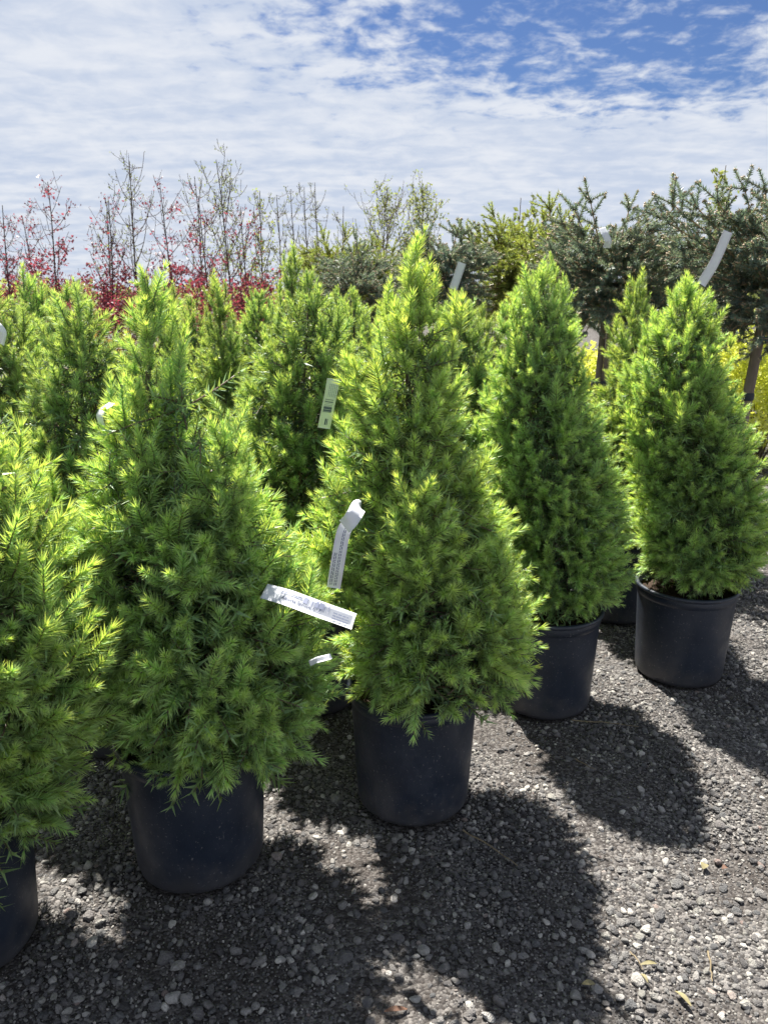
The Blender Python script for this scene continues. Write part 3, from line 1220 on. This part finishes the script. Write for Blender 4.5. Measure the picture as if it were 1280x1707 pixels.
def globe_arms(seed, n, rad, zsq, flat=-0.45):
    g = np.random.default_rng(seed)
    arms = []
    for i in range(n):
        z = flat + (1 - flat) * (i + 0.5) / n
        a = i * 2.39996 + g.normal(0, 0.2)
        c = math.sqrt(max(0, 1 - z * z))
        ln = rad * g.uniform(0.85, 1.15)
        tier = round(z * 2.5) / 2.5                      # branches stand in tiers
        start = (0, 0, tier * rad * zsq * 0.62)
        el = 0.10 + 0.55 * max(0, z) ** 2 - 0.30 * max(0, -z) + g.normal(0, 0.10)
        arms.append(((math.cos(a), math.sin(a), el), ln * (0.35 + 0.65 * c), -0.12 if z > 0 else 0.30, start))
    return arms


def standard_spruce(base, zc, rad, zsq, seed, label, extra, lean=0.0, variants=BLUE, mat='blue', group='blue spruces grafted on tall stems', n=96, stake=True, flat=-0.85, girth=1.0):
    o = link('grafted_spruce', None, loc=(base[0], base[1], 0))
    o.empty_display_size = 0.1
    tag(o, label, 'tree', group)
    bag = Bag()
    standard_crown(bag, (lean, 0, zc), globe_arms(seed, n, rad, zsq, flat) + list(extra), variants, seed, size=1.15 if mat == 'blue' else 1.3, lat=2, flat=0.45 if mat == 'blue' else 1.0, step=0.066)
    link('crown', bag.mesh('crown', M[mat]), o)
    v, t = tube([(0, 0, 0), (lean * 0.4, 0, zc * 0.5), (lean, 0, zc + 0.05)], [0.028 * girth, 0.023 * girth, 0.019 * girth], 8)
    me = tri_mesh('trunk', v, t, None, True)
    me.materials.append(M['grey_bark'])
    link('trunk', me, o)
    if stake or girth > 1:
        for sx in ((0.034,) if stake else ()):
            w = 0.021
            vv = []
            for zz_, ox in ((0.0, sx), (zc - 0.05, sx + lean)):
                vv += [(ox - w, -0.045 - w, zz_), (ox + w, -0.045 - w, zz_), (ox + w, -0.045 + w, zz_), (ox - w, -0.045 + w, zz_)]
            f = [(0, 1, 5, 4), (1, 2, 6, 5), (2, 3, 7, 6), (3, 0, 4, 7), (4, 5, 6, 7)]
            link('stake', poly_mesh('stake', vv, f, M['stake'], False), o)
        v, t = lathe([(0.066, 0.0), (0.069, 0.01), (0.069, 0.035), (0.066, 0.045)] if stake else [(0.036, 0.0), (0.039, 0.008), (0.039, 0.035), (0.036, 0.043)], 20, False)
        b = link('tie_band', poly_mesh('tie_band', v, t, M['band']), o)
        b.location = (lean * 0.55 + 0.015, -0.02, zc * 0.62) if stake else (lean * 0.52, 0, zc * 0.62)
        b.scale = (0.95, 0.95, 1)
    return o


def arm_to(centre, tip, droop=0.0):
    v = np.array(tip) - np.array(centre)
    return (v, float(np.linalg.norm(v)), droop)


# blue spruce on a stem, behind the two rightmost spruces
def std_extras(base, zc, pts, Y, lean=0.0):
    out = []
    for (x, y) in pts:
        p = at(x, y, Y)
        out.append(arm_to((lean, 0, zc), (p.x - base[0], p.y - base[1], p.z)))
    return out


b1 = (at(998, 560, 5.0).x, 5.0)
standard_spruce(b1, 1.65, 0.38, 0.70, 901, 'blue spruce globe on a staked stem, behind and right of the round-topped dwarf spruce',
                std_extras(b1, 1.65, [(975, 335), (948, 348), (1128, 330), (1065, 352), (930, 375), (1040, 348)], 4.9), 0.03)
b2 = (at(1232, 640, 4.4).x, 4.4)
standard_spruce(b2, 1.64, 0.46, 0.72, 902, 'largest blue spruce globe on a leaning stem at the right edge',
                std_extras(b2, 1.64, [(1240, 315), (1275, 318), (1195, 335), (1160, 345), (1120, 340), (1098, 362)], 4.3, 0.10), 0.10, n=110, stake=False, girth=1.35)
b3 = (at(1130, 560, 6.2).x, 6.2)
standard_spruce(b3, 1.66, 0.36, 0.70, 903, 'blue spruce globe between the two nearer globes, partly hidden', std_extras(b3, 1.66, [(1110, 350), (1150, 348)], 6.1), 0.0, n=70)
b4 = (at(742, 560, 6.0).x, 6.0)
standard_spruce(b4, 1.70, 0.26, 0.75, 904, 'spruce with tan bud tips behind the white tag, right of the tallest tip', std_extras(b4, 1.70, [(712, 395), (760, 392), (775, 388)], 5.9), 0.0, n=70)

golds = [
    ((868, 7.0), [(822, 358), (838, 384), (800, 392), (918, 350), (906, 372), (870, 392), (770, 390), (790, 400)], 1.72, 0.46, 'golden spruce with a forked leader, left of the round-topped dwarf spruce', 92),
    ((560, 8.5), [(540, 398), (575, 392), (510, 428), (620, 412), (600, 418)], 1.72, 0.38, 'yellow-green spreading spruce far back, left of the tallest tip', 80),
    ((640, 9.0), [(628, 412), (655, 418)], 1.66, 0.36, 'yellow-green spruce far back just behind the tallest tip', 60),
    ((932, 6.2), [(915, 348), (935, 372), (950, 380)], 1.72, 0.36, 'pale green spruce peeping out beside the blue globe', 50),
]
for k, ((x, Y), tips, zc, rad, label, n) in enumerate(golds):
    b = (at(x, 500, Y).x, Y)
    standard_spruce(b, zc, rad, 0.7, 920 + k, label, std_extras(b, zc, tips, Y - 0.05), 0.0, GOLD, 'gold', 'yellow-green spruces behind the rows', n, False, -0.75)
b5 = (at(597, 500, 7.6).x, 7.6)
standard_spruce(b5, 1.5, 0.42, 1.0, 931, 'small blue spruce with a single upright leader, far back in the middle', std_extras(b5, 1.5, [(592, 396), (586, 420), (604, 424)], 7.55), 0.0, BLUE, 'blue', 'blue spruces grafted on tall stems', 60, False, -0.7)


def leaf_quads(bag, pts, size, seed, youth=(0.2, 1.0), down=0.0):
    g = np.random.default_rng(seed)
    pts = np.asarray(pts)
    n = len(pts)
    d = unit(g.normal(size=(n, 3)) + np.array([0, 0, -down]))
    side = unit(np.cross(d, unit(g.normal(size=(n, 3)))))
    nrm = np.cross(d, side)
    L = size * g.uniform(0.7, 1.3, n)[:, None]
    W = L * 0.34
    v = np.empty((n, 4, 3))
    v[:, 0] = pts
    v[:, 1] = pts + d * L * 0.5 - side * W + nrm * W * 0.25
    v[:, 2] = pts + d * L
    v[:, 3] = pts + d * L * 0.5 + side * W + nrm * W * 0.25
    t = np.array([[0, 1, 2], [0, 2, 3]])[None] + (np.arange(n) * 4)[:, None, None]
    c = np.empty((n, 4, 3))
    c[:, :, 0] = g.uniform(youth[0], youth[1], n)[:, None]
    c[:, :, 1] = g.random(n)[:, None]
    c[:, :, 2] = 0.5
    bag.add(v.reshape(-1, 3), t.reshape(-1, 3), c.reshape(-1, 3))


def sapling(name, x, ytop, Y, label, group, seed, mat, stems=1, leaf=None, spread=0.32, twigs=16, sub=4, thick=1.0, low=0.45, lean=0.0, leafsize=0.05, curve=0.5):
    """young deciduous tree: straight stem, limbs that sweep upwards, twigs, buds or leaves
    leaf: (count per twig, lowest share, highest share of the tree's height, fade)"""
    g = np.random.default_rng(seed)
    top = at(x, ytop, Y)
    b = at(x, 500, Y)
    H = top.z
    o = link(name, None, loc=(b.x, Y, 0))
    o.empty_display_size = 0.1
    tag(o, label, 'tree', group)
    tb, cb = Bag(), Bag()
    tippts = []
    zs = np.linspace(0, H, 9)
    pts = np.stack([lean * (zs / H) ** 1.5 + 0.02 * np.sin(zs * 2.3 + seed), 0.02 * np.cos(zs * 1.9 + seed), zs], axis=1)
    rad = np.linspace(0.020, 0.0045, 9) * thick
    v, t = tube(pts, list(rad), 6)
    tb.add(v, t, (0.2, 0.3, 2.0))

    def limb(p0, d0, ln, r0, level):
        k = 6
        p = np.array(p0, dtype=float)
        d = unit(d0)
        ps = [p.copy()]
        for i in range(k):
            d = unit(d + np.array([0, 0, curve * 0.28]) + g.normal(0, 0.06, 3))
            p = p + d * ln / k
            ps.append(p.copy())
        ps = np.array(ps)
        v, t = tube(ps, list(np.linspace(r0, max(0.0028 * thick, r0 * 0.4), k + 1)), 4)
        cb.add(v, t, (0.2, 0.3, 2.0))
        # buds
        for i in range(2, k + 1):
            for _ in range(2):
                tippts.append(ps[i] + g.normal(0, 0.012, 3))
            if i < k:
                tippts.append((ps[i] + ps[i + 1]) / 2 + g.normal(0, 0.012, 3))
        if level < 2:
            m = sub if level == 0 else 2
            for q in range(m):
                i = int(g.integers(1, k))
                dd = unit(ps[min(i + 1, k)] - ps[i] + g.normal(0, 0.55, 3))
                limb(ps[i], dd, ln * g.uniform(0.35, 0.6), r0 * 0.6, level + 1)
    for i in range(twigs):
        f = low + (0.94 - low) * (i + g.random()) / twigs
        z = f * H
        a = i * 2.39996 + g.normal(0, 0.3)
        p0 = [np.interp(z, zs, pts[:, 0]), np.interp(z, zs, pts[:, 1]), z]
        e = R(g.uniform(28, 55))
        d = (math.cos(a) * math.cos(e), math.sin(a) * math.cos(e), math.sin(e))
        ln = spread * H * (1.08 - 0.65 * f) * g.uniform(0.7, 1.2)
        ln = min(ln, (H * 1.0 - z) * 1.15 + 0.1)
        limb(p0, d, ln, np.interp(z, zs, rad) * 0.62, 0)
    tp = np.array(tippts)
    # buds everywhere
    bsel = tp[g.random(len(tp)) < 0.14]
    leaf_quads(cb, bsel, 0.022 * thick, seed + 1, (0.0, 0.4))
    link('trunk', tb.mesh('trunk', M['bark']), o)
    cr = link('crown', cb.mesh('crown', M[mat]), o)
    if leaf:
        cnt, lo, hi = leaf
        h = tp[:, 2] / H
        w = np.clip((hi - h) / (hi - lo), 0.0, 1.0) ** 1.6
        lb = Bag()
        src = tp[g.random(len(tp)) < np.clip(w * 1.0 + 0.03, 0, 1)]
        src = np.repeat(src, cnt, axis=0) + g.normal(0, 0.03, (len(src) * cnt, 3))
        if len(src):
            leaf_quads(lb, src, leafsize, seed + 2, (0.0, 1.0), 0.4)
            link('foliage', lb.mesh('foliage', M[mat]), o)
    return o


GR = 'red-leaved young trees behind the spruces'
for k, (x, yt, Y, lab, ln) in enumerate([
    (22, 342, 8.6, 'red-leaved young tree at the left edge of the photo', 0.0),
    (98, 303, 9.0, 'tall red-leaved young tree above the left-hand dwarf spruces', 0.0),
    (186, 335, 9.2, 'red-leaved young tree with dense crimson base left of the two-topped spruce', 0.05),
    (60, 360, 10.2, 'shorter red-leaved tree between the two leftmost ones', -0.05),
    (284, 308, 9.6, 'thin red-leaved tree right of the two-topped spruce leader', 0.0),
    (345, 330, 9.0, 'red-leaved tree with crimson foliage behind the slender-topped spruce', 0.0),
    (412, 345, 9.0, 'red-leaved tree with crimson foliage left of the spiky dark tip', 0.0),
]):
    sapling('red_leaved_tree', x, yt, Y, lab, GR, 1000 + k * 7, 'red', leaf=(3, 0.46, 0.84), spread=0.26, twigs=15, sub=3, thick=0.9, low=0.42, lean=ln, leafsize=0.034)
GB = 'bare young trees behind the spruces'
for k, (x, yt, Y, lab, sp, ln, tw) in enumerate([
    (236, 268, 9.4, 'tallest bare young tree, straight stem above the two-topped spruce', 0.30, -0.03, 15),
    (190, 345, 9.8, 'bare young tree beside the dense crimson tree', 0.26, 0.0, 12),
    (342, 294, 10.4, 'bare young tree with upright twigs right of the thin red tree', 0.24, -0.05, 13),
    (468, 325, 13.0, 'bare far sapling above the spiky dark spruce tip', 0.20, 0.0, 10),
    (492, 316, 13.5, 'bare far sapling just right of the spiky dark tip', 0.18, 0.0, 10),
    (514, 312, 13.0, 'bare far sapling, straight, in the middle of its row', 0.18, 0.0, 10),
    (540, 304, 13.0, 'tallest of the bare far saplings', 0.2, -0.1, 10),
    (575, 344, 13.6, 'last and lowest bare far sapling before the pale green trees', 0.2, 0.0, 8),
]):
    sapling('bare_sapling', x, yt, Y, lab, GB, 1100 + k * 7, 'bud', spread=sp, twigs=tw, sub=3, thick=1.0 if Y < 12 else 1.15, low=0.45, lean=ln, curve=0.8)
sapling('budding_tree', 400, 266, 9.8, 'tall young tree with small green buds, leaning left over the red foliage', 'young trees coming into leaf', 1201, 'bud', leaf=(1, 0.2, 1.1), spread=0.27, twigs=17, sub=4, lean=-0.22, low=0.4, leafsize=0.026, curve=1.1)
sapling('budding_tree', 446, 318, 10.2, 'young tree with small green buds right of the tall leaning one', 'young trees coming into leaf', 1207, 'bud', leaf=(1, 0.2, 1.1), spread=0.24, twigs=13, sub=4, lean=-0.06, low=0.4, leafsize=0.035, curve=0.9)
sapling('budding_tree', 640, 320, 15.0, 'pale green fan-shaped tree left of the tallest dwarf spruce tip', 'young trees coming into leaf', 1213, 'bud', leaf=(1, 0.4, 1.2), spread=0.42, twigs=26, sub=4, thick=1.1, low=0.3, leafsize=0.05, curve=0.9)
sapling('budding_tree', 702, 312, 15.0, 'pale green upright tree right behind the tallest dwarf spruce tip', 'young trees coming into leaf', 1219, 'bud', leaf=(1, 0.5, 1.4), spread=0.34, twigs=26, sub=4, thick=1.1, low=0.3, leafsize=0.045, curve=1.1)
sapling('budding_tree', 862, 330, 8.5, 'small leafy sapling above the golden spruce', 'young trees coming into leaf', 1225, 'bud', leaf=(1, 0.5, 1.3), spread=0.2, twigs=9, sub=3, thick=0.8, low=0.55, leafsize=0.06, curve=0.8)
sapling('budding_tree', 1186, 276, 7.5, 'slender leafy sapling rising above the blue globes near the right edge', 'young trees coming into leaf', 1231, 'bud', leaf=(1, 0.4, 1.4), spread=0.12, twigs=7, sub=2, thick=0.7, low=0.6, leafsize=0.055, curve=1.3)


def shrub(name, x, ytop, ybot, Y, width, label, mat, seed, count, leafsize, group, cat='shrub'):
    g = np.random.default_rng(seed)
    c0 = at(x, ytop, Y)
    H = c0.z
    o = link(name, None, loc=(c0.x, Y, 0))
    o.empty_display_size = 0.1
    tag(o, label, cat, group)
    lobes = [(g.uniform(-0.55, 0.55) * width, g.uniform(-0.4, 0.4) * width, H * g.uniform(0.22, 0.80), g.uniform(0.28, 0.48) * width) for _ in range(16)]
    lb, sb = Bag(), Bag()
    pts = []
    for i in range(count):
        lx, ly, lz, lr = lobes[int(g.integers(16))]
        d = unit(g.normal(size=3))
        r = lr * (0.55 + 0.5 * g.random() ** 0.5)
        p = np.array([lx, ly, lz]) + d * r * np.array([1, 1, 0.8])
        if 0.03 < p[2] < H * 1.03:
            pts.append(p)
    leaf_quads(lb, pts, leafsize, seed + 1, (0.0, 1.0), -0.4)
    for (lx, ly, lz, lr) in lobes:
        v, t = tube([(lx * 0.15, ly * 0.15, 0), (lx * 0.6, ly * 0.6, lz * 0.6), (lx, ly, lz + lr * 0.5)], [0.012, 0.008, 0.004], 5)
        sb.add(v, t, (0.2, 0.3, 2.0))
    link('crown', lb.mesh('crown', M[mat]), o)
    link('branch', sb.mesh('branch', M['bark']), o)
    return o


GS = 'yellow-leaved shrubs'
shrub('yellow_shrub', 1285, 528, 690, 7.4, 0.85, 'bright yellow shrub at the right edge below the largest blue globe', 'yellow', 1301, 9000, 0.045, GS)
shrub('yellow_shrub', 1175, 540, 690, 8.2, 0.75, 'yellow shrub showing beside the leaning stem, behind the rightmost spruce', 'yellow', 1305, 4500, 0.05, GS)
shrub('yellow_shrub', 985, 545, 690, 7.8, 0.65, 'yellow shrub glimpsed between the round-topped spruce and the staked stem', 'yellow', 1309, 4000, 0.05, GS)
shrub('tan_shrub', 178, 508, 640, 7.0, 0.65, 'tan and ochre shrub below the crimson tree, left of the two-topped spruce', 'tan', 1313, 4200, 0.05, 'tan shrubs')
shrub('tan_shrub', 1290, 520, 640, 9.5, 0.75, 'dull tan shrub behind the yellow one at the right edge', 'tan', 1317, 3500, 0.06, 'tan shrubs')
shrub('tan_shrub', 845, 505, 640, 6.4, 0.5, 'dull tan shrub low between the round-topped spruce and its left neighbour', 'tan', 1321, 3000, 0.05, 'tan shrubs')
shrub('red_shrub', 340, 440, 560, 8.6, 0.75, 'crimson bushy shrub behind the slender-topped dwarf spruce', 'red', 1325, 5200, 0.034, 'crimson shrubs')
shrub('red_shrub', 405, 434, 560, 8.8, 0.75, 'crimson bushy shrub right of the slender-topped dwarf spruce', 'red', 1329, 5200, 0.034, 'crimson shrubs')
shrub('red_shrub', 185, 436, 560, 9.0, 0.75, 'crimson bushy shrub just left of the two-topped spruce leader', 'red', 1333, 5200, 0.034, 'crimson shrubs')
shrub('red_shrub', 60, 438, 560, 9.0, 0.9, 'crimson bushy shrub near the left edge', 'red', 1337, 5600, 0.034, 'crimson shrubs')


# ------------------------------------------------------------------ plant tags
def text_shape(body):
    cu = bpy.data.curves.new('lettering', 'FONT')
    cu.body = body
    cu.size = 1.0
    cu.resolution_u = 2
    ob = bpy.data.objects.new('lettering', cu)
    COL.objects.link(ob)
    dg = bpy.context.evaluated_depsgraph_get()
    me = ob.evaluated_get(dg).to_mesh()
    v = np.array([x.co[:2] for x in me.vertices])
    f = [tuple(p.vertices) for p in me.polygons]
    ob.evaluated_get(dg).to_mesh_clear()
    bpy.data.objects.remove(ob)
    bpy.data.curves.remove(cu)
    v -= v.min(axis=0)
    return v, f


def plant_tag(path, normals, width, label, prints=(), texts=(), cut=0.0, taper=0.0):
    """a strip of white plastic bent along path; prints: (u0,u1,v0,v1,dark); texts: (string,u0,u1,v0,v1)"""
    path = np.array([tuple(p) for p in path], dtype=float)
    # smooth the path
    k = len(path)
    tt = np.linspace(0, k - 1, 41)
    P = np.stack([np.interp(tt, range(k), path[:, i]) for i in range(3)], axis=1)
    for _ in range(14):
        P[1:-1] = (P[:-2] + 2 * P[1:-1] + P[2:]) / 4
    nr = np.array([tuple(x) for x in normals], dtype=float)
    Nn = unit(np.stack([np.interp(np.linspace(0, len(nr) - 1, 41), range(len(nr)), nr[:, i]) for i in range(3)], axis=1))
    T = unit(np.gradient(P, axis=0))
    Bn = unit(np.cross(Nn, T))
    Nn = np.cross(T, Bn)
    origin = P[0].copy()

    def S(u, v, lift=0.0):
        f = np.clip(u, 0, 1) * 40
        i = np.minimum(f.astype(int), 39)
        a = (f - i)[:, None]
        p = P[i] * (1 - a) + P[i + 1] * a
        b = unit(Bn[i] * (1 - a) + Bn[i + 1] * a)
        n_ = unit(Nn[i] * (1 - a) + Nn[i + 1] * a)
        w = width * (1 - taper * np.clip(1 - u * 4, 0, 1))
        return p + b * (v * w)[:, None] + n_ * lift - origin
    us = np.linspace(0, 1, 41)
    vs = np.linspace(-0.5, 0.5, 5)
    U, V = np.meshgrid(us, vs, indexing='ij')
    Uc = U + cut * V * (U > 0.97)
    top = S(Uc.ravel(), V.ravel(), 0.0003)
    bot = S(Uc.ravel(), V.ravel(), -0.0003)
    n = 41 * 5
    vv = np.concatenate([top, bot])
    f = []
    for i in range(40):
        for j in range(4):
            a = i * 5 + j
            f.append((a, a + 5, a + 6, a + 1))
            f.append((n + a, n + a + 1, n + a + 6, n + a + 5))
        for j in (0, 4):
            a = i * 5 + j
            f.append((a, a + 5, n + a + 5, n + a))
    for i in (0, 40):
        for j in range(4):
            a = i * 5 + j
            f.append((a, a + 1, n + a + 1, n + a))
    o = link('plant_tag', poly_mesh('plant_tag', vv, f, M['tag']), None, None, tuple(origin))
    tag(o, label, 'tag', 'white plastic plant tags')
    for dark in (True, False):
        pv, pf = [], []
        for (u0, u1, v0, v1, dk) in prints:
            if dk != dark:
                continue
            b = len(pv)
            q = S(np.array([u0, u1, u1, u0]), np.array([v0, v0, v1, v1]), 0.0009)
            pv += [tuple(x) for x in q]
            pf.append((b, b + 1, b + 2, b + 3))
        if pv:
            link('printing', poly_mesh('printing', pv, pf, M['ink' if dark else 'pale_ink'], False), o)
    for (s, u0, u1, v0, v1) in texts:
        v, f2 = text_shape(s)
        ex = v.max(axis=0)
        q = S(u0 + v[:, 0] / ex[0] * (u1 - u0), v0 + v[:, 1] / ex[1] * (v1 - v0), 0.0010)
        link('lettering', poly_mesh('lettering', q, f2, M['ink'], False), o)
    return o


def lines(u0, u1, vs, h, seed, dark=True, seg=(0.02, 0.06), gapw=0.008):
    g = np.random.default_rng(seed)
    out = []
    for v in vs:
        u = u0
        while u < u1:
            w = g.uniform(*seg)
            out.append((u, min(u + w, u1), v, v + h, dark))
            u += w + gapw
    return out


def bars(u0, u1, v0, v1, n, seed, dark=True):
    g = np.random.default_rng(seed)
    e = np.sort(g.uniform(u0, u1, 2 * n))
    return [(e[2 * i], e[2 * i + 1], v0, v1, dark) for i in range(n)]


toward = lambda p: np.array([-p[0], -p[1], CAM_H - p[2]])
# 1: the strip over the right flank of the two-topped spruce
pa = [at(440, 985, 1.70), at(480, 996, 1.64), at(525, 1013, 1.62), at(590, 1036, 1.62)]
plant_tag(pa, [(0.0, -0.80, 0.60)] * 4, 0.038, 'white tag with a printed name, sticking out of the two-topped spruce towards the middle pot',
          bars(0.50, 0.78, 0.02, 0.40, 12, 5, False) + lines(0.22, 0.50, (0.16, 0.28), 0.05, 6, False) + lines(0.82, 0.95, (-0.28, -0.12, 0.04), 0.07, 7, False, (0.02, 0.04)),
          (('Alberta Spruce 6-7', 0.26, 0.72, -0.24, 0.02),))
# 2: the strip hanging from the tallest spruce
pb = [at(592, 846, 1.93), at(588, 868, 1.90), at(573, 880, 1.885), at(566, 920, 1.88), at(561, 950, 1.88), at(556, 980, 1.89)]
TAG_B = plant_tag(pb, [(0.1, -0.8, 0.45)] * 6, 0.036, 'long white tag with lines of print hanging down the left flank of the tallest spruce',
          lines(0.36, 0.97, (0.10, -0.02), 0.05, 8, True, (0.015, 0.04)) + lines(0.62, 0.97, (-0.34, -0.22), 0.05, 9, True, (0.015, 0.04)), (), 0.0, 0.5)
LOOP = plant_tag([at(574, 878, 1.880), at(583, 870, 1.872), at(592, 856, 1.875), at(599, 842, 1.90), at(601, 850, 1.93)], [(0.25, -0.75, 0.5)] * 5, 0.040, 'x')
LOOP.name = 'loop'
for kk in ('label', 'category', 'group'):
    del LOOP[kk]
LOOP.parent = TAG_B
LOOP.location = LOOP.location - TAG_B.location
# 3: barcode tag
pc = [at(556, 632, 2.40), at(552, 655, 2.40), at(547, 680, 2.40), at(540, 714, 2.40)]
plant_tag(pc, [(0.45, -0.85, 0.25)] * 4, 0.042, 'white tag with a barcode, hanging between the two largest spruces',
          lines(0.12, 0.42, (0.34, 0.20, 0.06, -0.08, -0.22), 0.07, 10, False, (0.03, 0.09)) + bars(0.47, 0.74, -0.36, 0.30, 13, 11) + [(0.84, 0.94, -0.06, 0.05, True), (0.84, 0.94, 0.10, 0.16, True)], (), 0.0)
# 4: left tag, only its end shows
pd = [at(188, 672, 1.93), at(172, 682, 1.90), at(166, 694, 1.89), at(170, 708, 1.90)]
plant_tag(pd, [(-0.3, -0.8, 0.3)] * 4, 0.022, 'bare curled white tag on the left shoulder of the two-topped spruce')
# 5: tag behind the tallest tip
pe = [at(770, 438, 5.2), at(766, 450, 5.2), at(762, 462, 5.2), at(755, 482, 5.2)]
plant_tag(pe, [(0.2, -0.9, 0.3)] * 4, 0.055, 'pale tag hanging from the spruce with tan bud tips')
# 6: long tag on the largest blue spruce
pf_ = [at(1213, 386, 3.75), at(1205, 405, 3.75), at(1195, 428, 3.75), at(1186, 446, 3.75), at(1168, 474, 3.75)]
plant_tag(pf_, [(0.25, -0.9, 0.15)] * 5, 0.050, 'long pale tag hanging from the largest blue globe above the rightmost dwarf spruce')
# 7: folded tag on the staked blue globe
pg = [at(1003, 380, 4.42), at(1008, 390, 4.40), at(1014, 402, 4.40), at(1010, 413, 4.42)]
plant_tag(pg, [(0.1, -0.9, 0.4)] * 4, 0.040, 'small folded pale tag in the blue globe on the staked stem')
# 8: pale strip added to imitate a white glint low in the foliage
ph = [at(516, 1106, 1.72), at(528, 1100, 1.705), at(540, 1097, 1.705), at(552, 1094, 1.73)]
plant_tag(ph, [(0.0, -0.85, 0.5)] * 4, 0.014, 'narrow pale strip imitating a white glint low in the right flank of the two-topped spruce')
# 9: left edge
pi_ = [at(-20, 536, 2.35), at(-4, 545, 2.33), at(4, 555, 2.33), at(0, 572, 2.34)]
plant_tag(pi_, [(0.1, -0.9, 0.3)] * 4, 0.03, 'scrap of a pale tag at the left edge of the photo')


# ------------------------------------------------------------------ litter on the gravel
def stalk(pts, r, label, mat='straw'):
    P = [on_ground(*p) for p in pts]
    g = np.random.default_rng(len(label))
    q = []
    for i in range(9):
        f = i / 8 * (len(P) - 1)
        k = min(int(f), len(P) - 2)
        a = P[k].lerp(P[k + 1], f - k)
        q.append((a.x + g.normal(0, 0.0015), a.y + g.normal(0, 0.0015), float(ground_h(a.x, a.y)) + 0.015 + g.normal(0, 0.0012)))
    c = np.array(q[0])
    v, t = tube(np.array(q) - c, list(np.linspace(r, r * 0.5, 9)), 5)
    me = tri_mesh('dry_stalk', v, t, None, True)
    me.materials.append(M[mat])
    o = link('dry_stalk', me, None, None, tuple(c))
    tag(o, label, 'stalk', 'dry stalks on the gravel')


stalk([(952, 1206), (1000, 1211), (1062, 1219)], 0.0028, 'long pale straw on shaded gravel right of the half hidden pot')
stalk([(958, 1268), (978, 1280), (992, 1287)], 0.0022, 'short pale straw below the half hidden pot')
stalk([(772, 1388), (815, 1412), (862, 1446)], 0.003, 'thin brown stalk lying in the shade right of the middle pot')
stalk([(1180, 1590), (1184, 1615), (1186, 1642)], 0.0028, 'pale stalk lying upright in the sunlit gravel near the right edge')
stalk([(1050, 1592), (1062, 1608), (1072, 1624)], 0.002, 'thin brown stalk crossing a yellow leaf on the sunlit gravel')


def leaf(x, y, ln, w, ang, label, mat='dry_leaf'):
    p = on_ground(x, y)
    k = 7
    v, f = [], []
    for i in range(k):
        s = i / (k - 1)
        ww = w * math.sin(math.pi * (0.06 + 0.9 * s)) * 0.5
        z = 0.006 * math.sin(math.pi * s)
        for q in (-1, 0, 1):
            v.append((ln * (s - 0.5), q * ww, z + abs(q) * ww * 0.2))
    n0 = len(v)
    v += [(a, b, c - 0.0006) for a, b, c in v]
    for i in range(k - 1):
        for q in (0, 1):
            a = i * 3 + q
            f.append((a, a + 3, a + 4, a + 1))
            f.append((n0 + a, n0 + a + 1, n0 + a + 4, n0 + a + 3))
    o = link('dry_leaf', poly_mesh('dry_leaf', v, f, M[mat]), None, None, (p.x, p.y, float(ground_h(p.x, p.y)) + 0.014))
    o.rotation_euler = (0.15, 0.1, ang)
    tag(o, label, 'leaf', 'dry leaves on the gravel')


leaf(980, 1646, 0.034, 0.014, 0.1, 'curled ochre leaf on the sunlit gravel, lowest one left')
leaf(1080, 1612, 0.045, 0.010, 0.15, 'narrow yellow leaf in the sunlit gravel beside the thin stalk')
leaf(1072, 1636, 0.030, 0.010, 1.9, 'small yellow leaf just below the narrow one')
leaf(1137, 1670, 0.050, 0.014, 2.0, 'largest pale yellow leaf near the bottom right')
leaf(1206, 1452, 0.020, 0.014, 0.4, 'tiny red-brown leaf among sunlit stones by the right edge', 'brown_leaf')
leaf(660, 1684, 0.055, 0.013, 0.2, 'red-brown leaf shred at the bottom edge in the middle', 'brown_leaf')
leaf(1172, 1448, 0.030, 0.022, 1.0, 'pale yellow leaf scrap beside the tiny red-brown one')


# ------------------------------------------------------------------ far edge of the nursery
def far_rows():
    g = np.random.default_rng(1501)
    lb = Bag()
    pts = []
    for i in range(260):
        a = g.uniform(-0.75, 0.75)
        Y = g.uniform(38, 60)
        x, h, w = math.tan(a) * Y, g.uniform(1.2, 2.3), g.uniform(0.8, 1.8)
        n = 110
        d = unit(g.normal(size=(n, 3)))
        p = d * np.array([w, w, h * 0.5]) * (0.7 + 0.35 * g.random((n, 1))) + np.array([x, Y, h * 0.5])
        pts.append(p[p[:, 2] > 0.02])
    leaf_quads(lb, np.concatenate(pts), 0.42, 1502, (0.0, 0.9), -0.3)
    o = link('treeline', lb.mesh('treeline', M['bud']))
    tag(o, 'low far rows of nursery shrubs along the horizon', None, None, 'stuff')


far_rows()
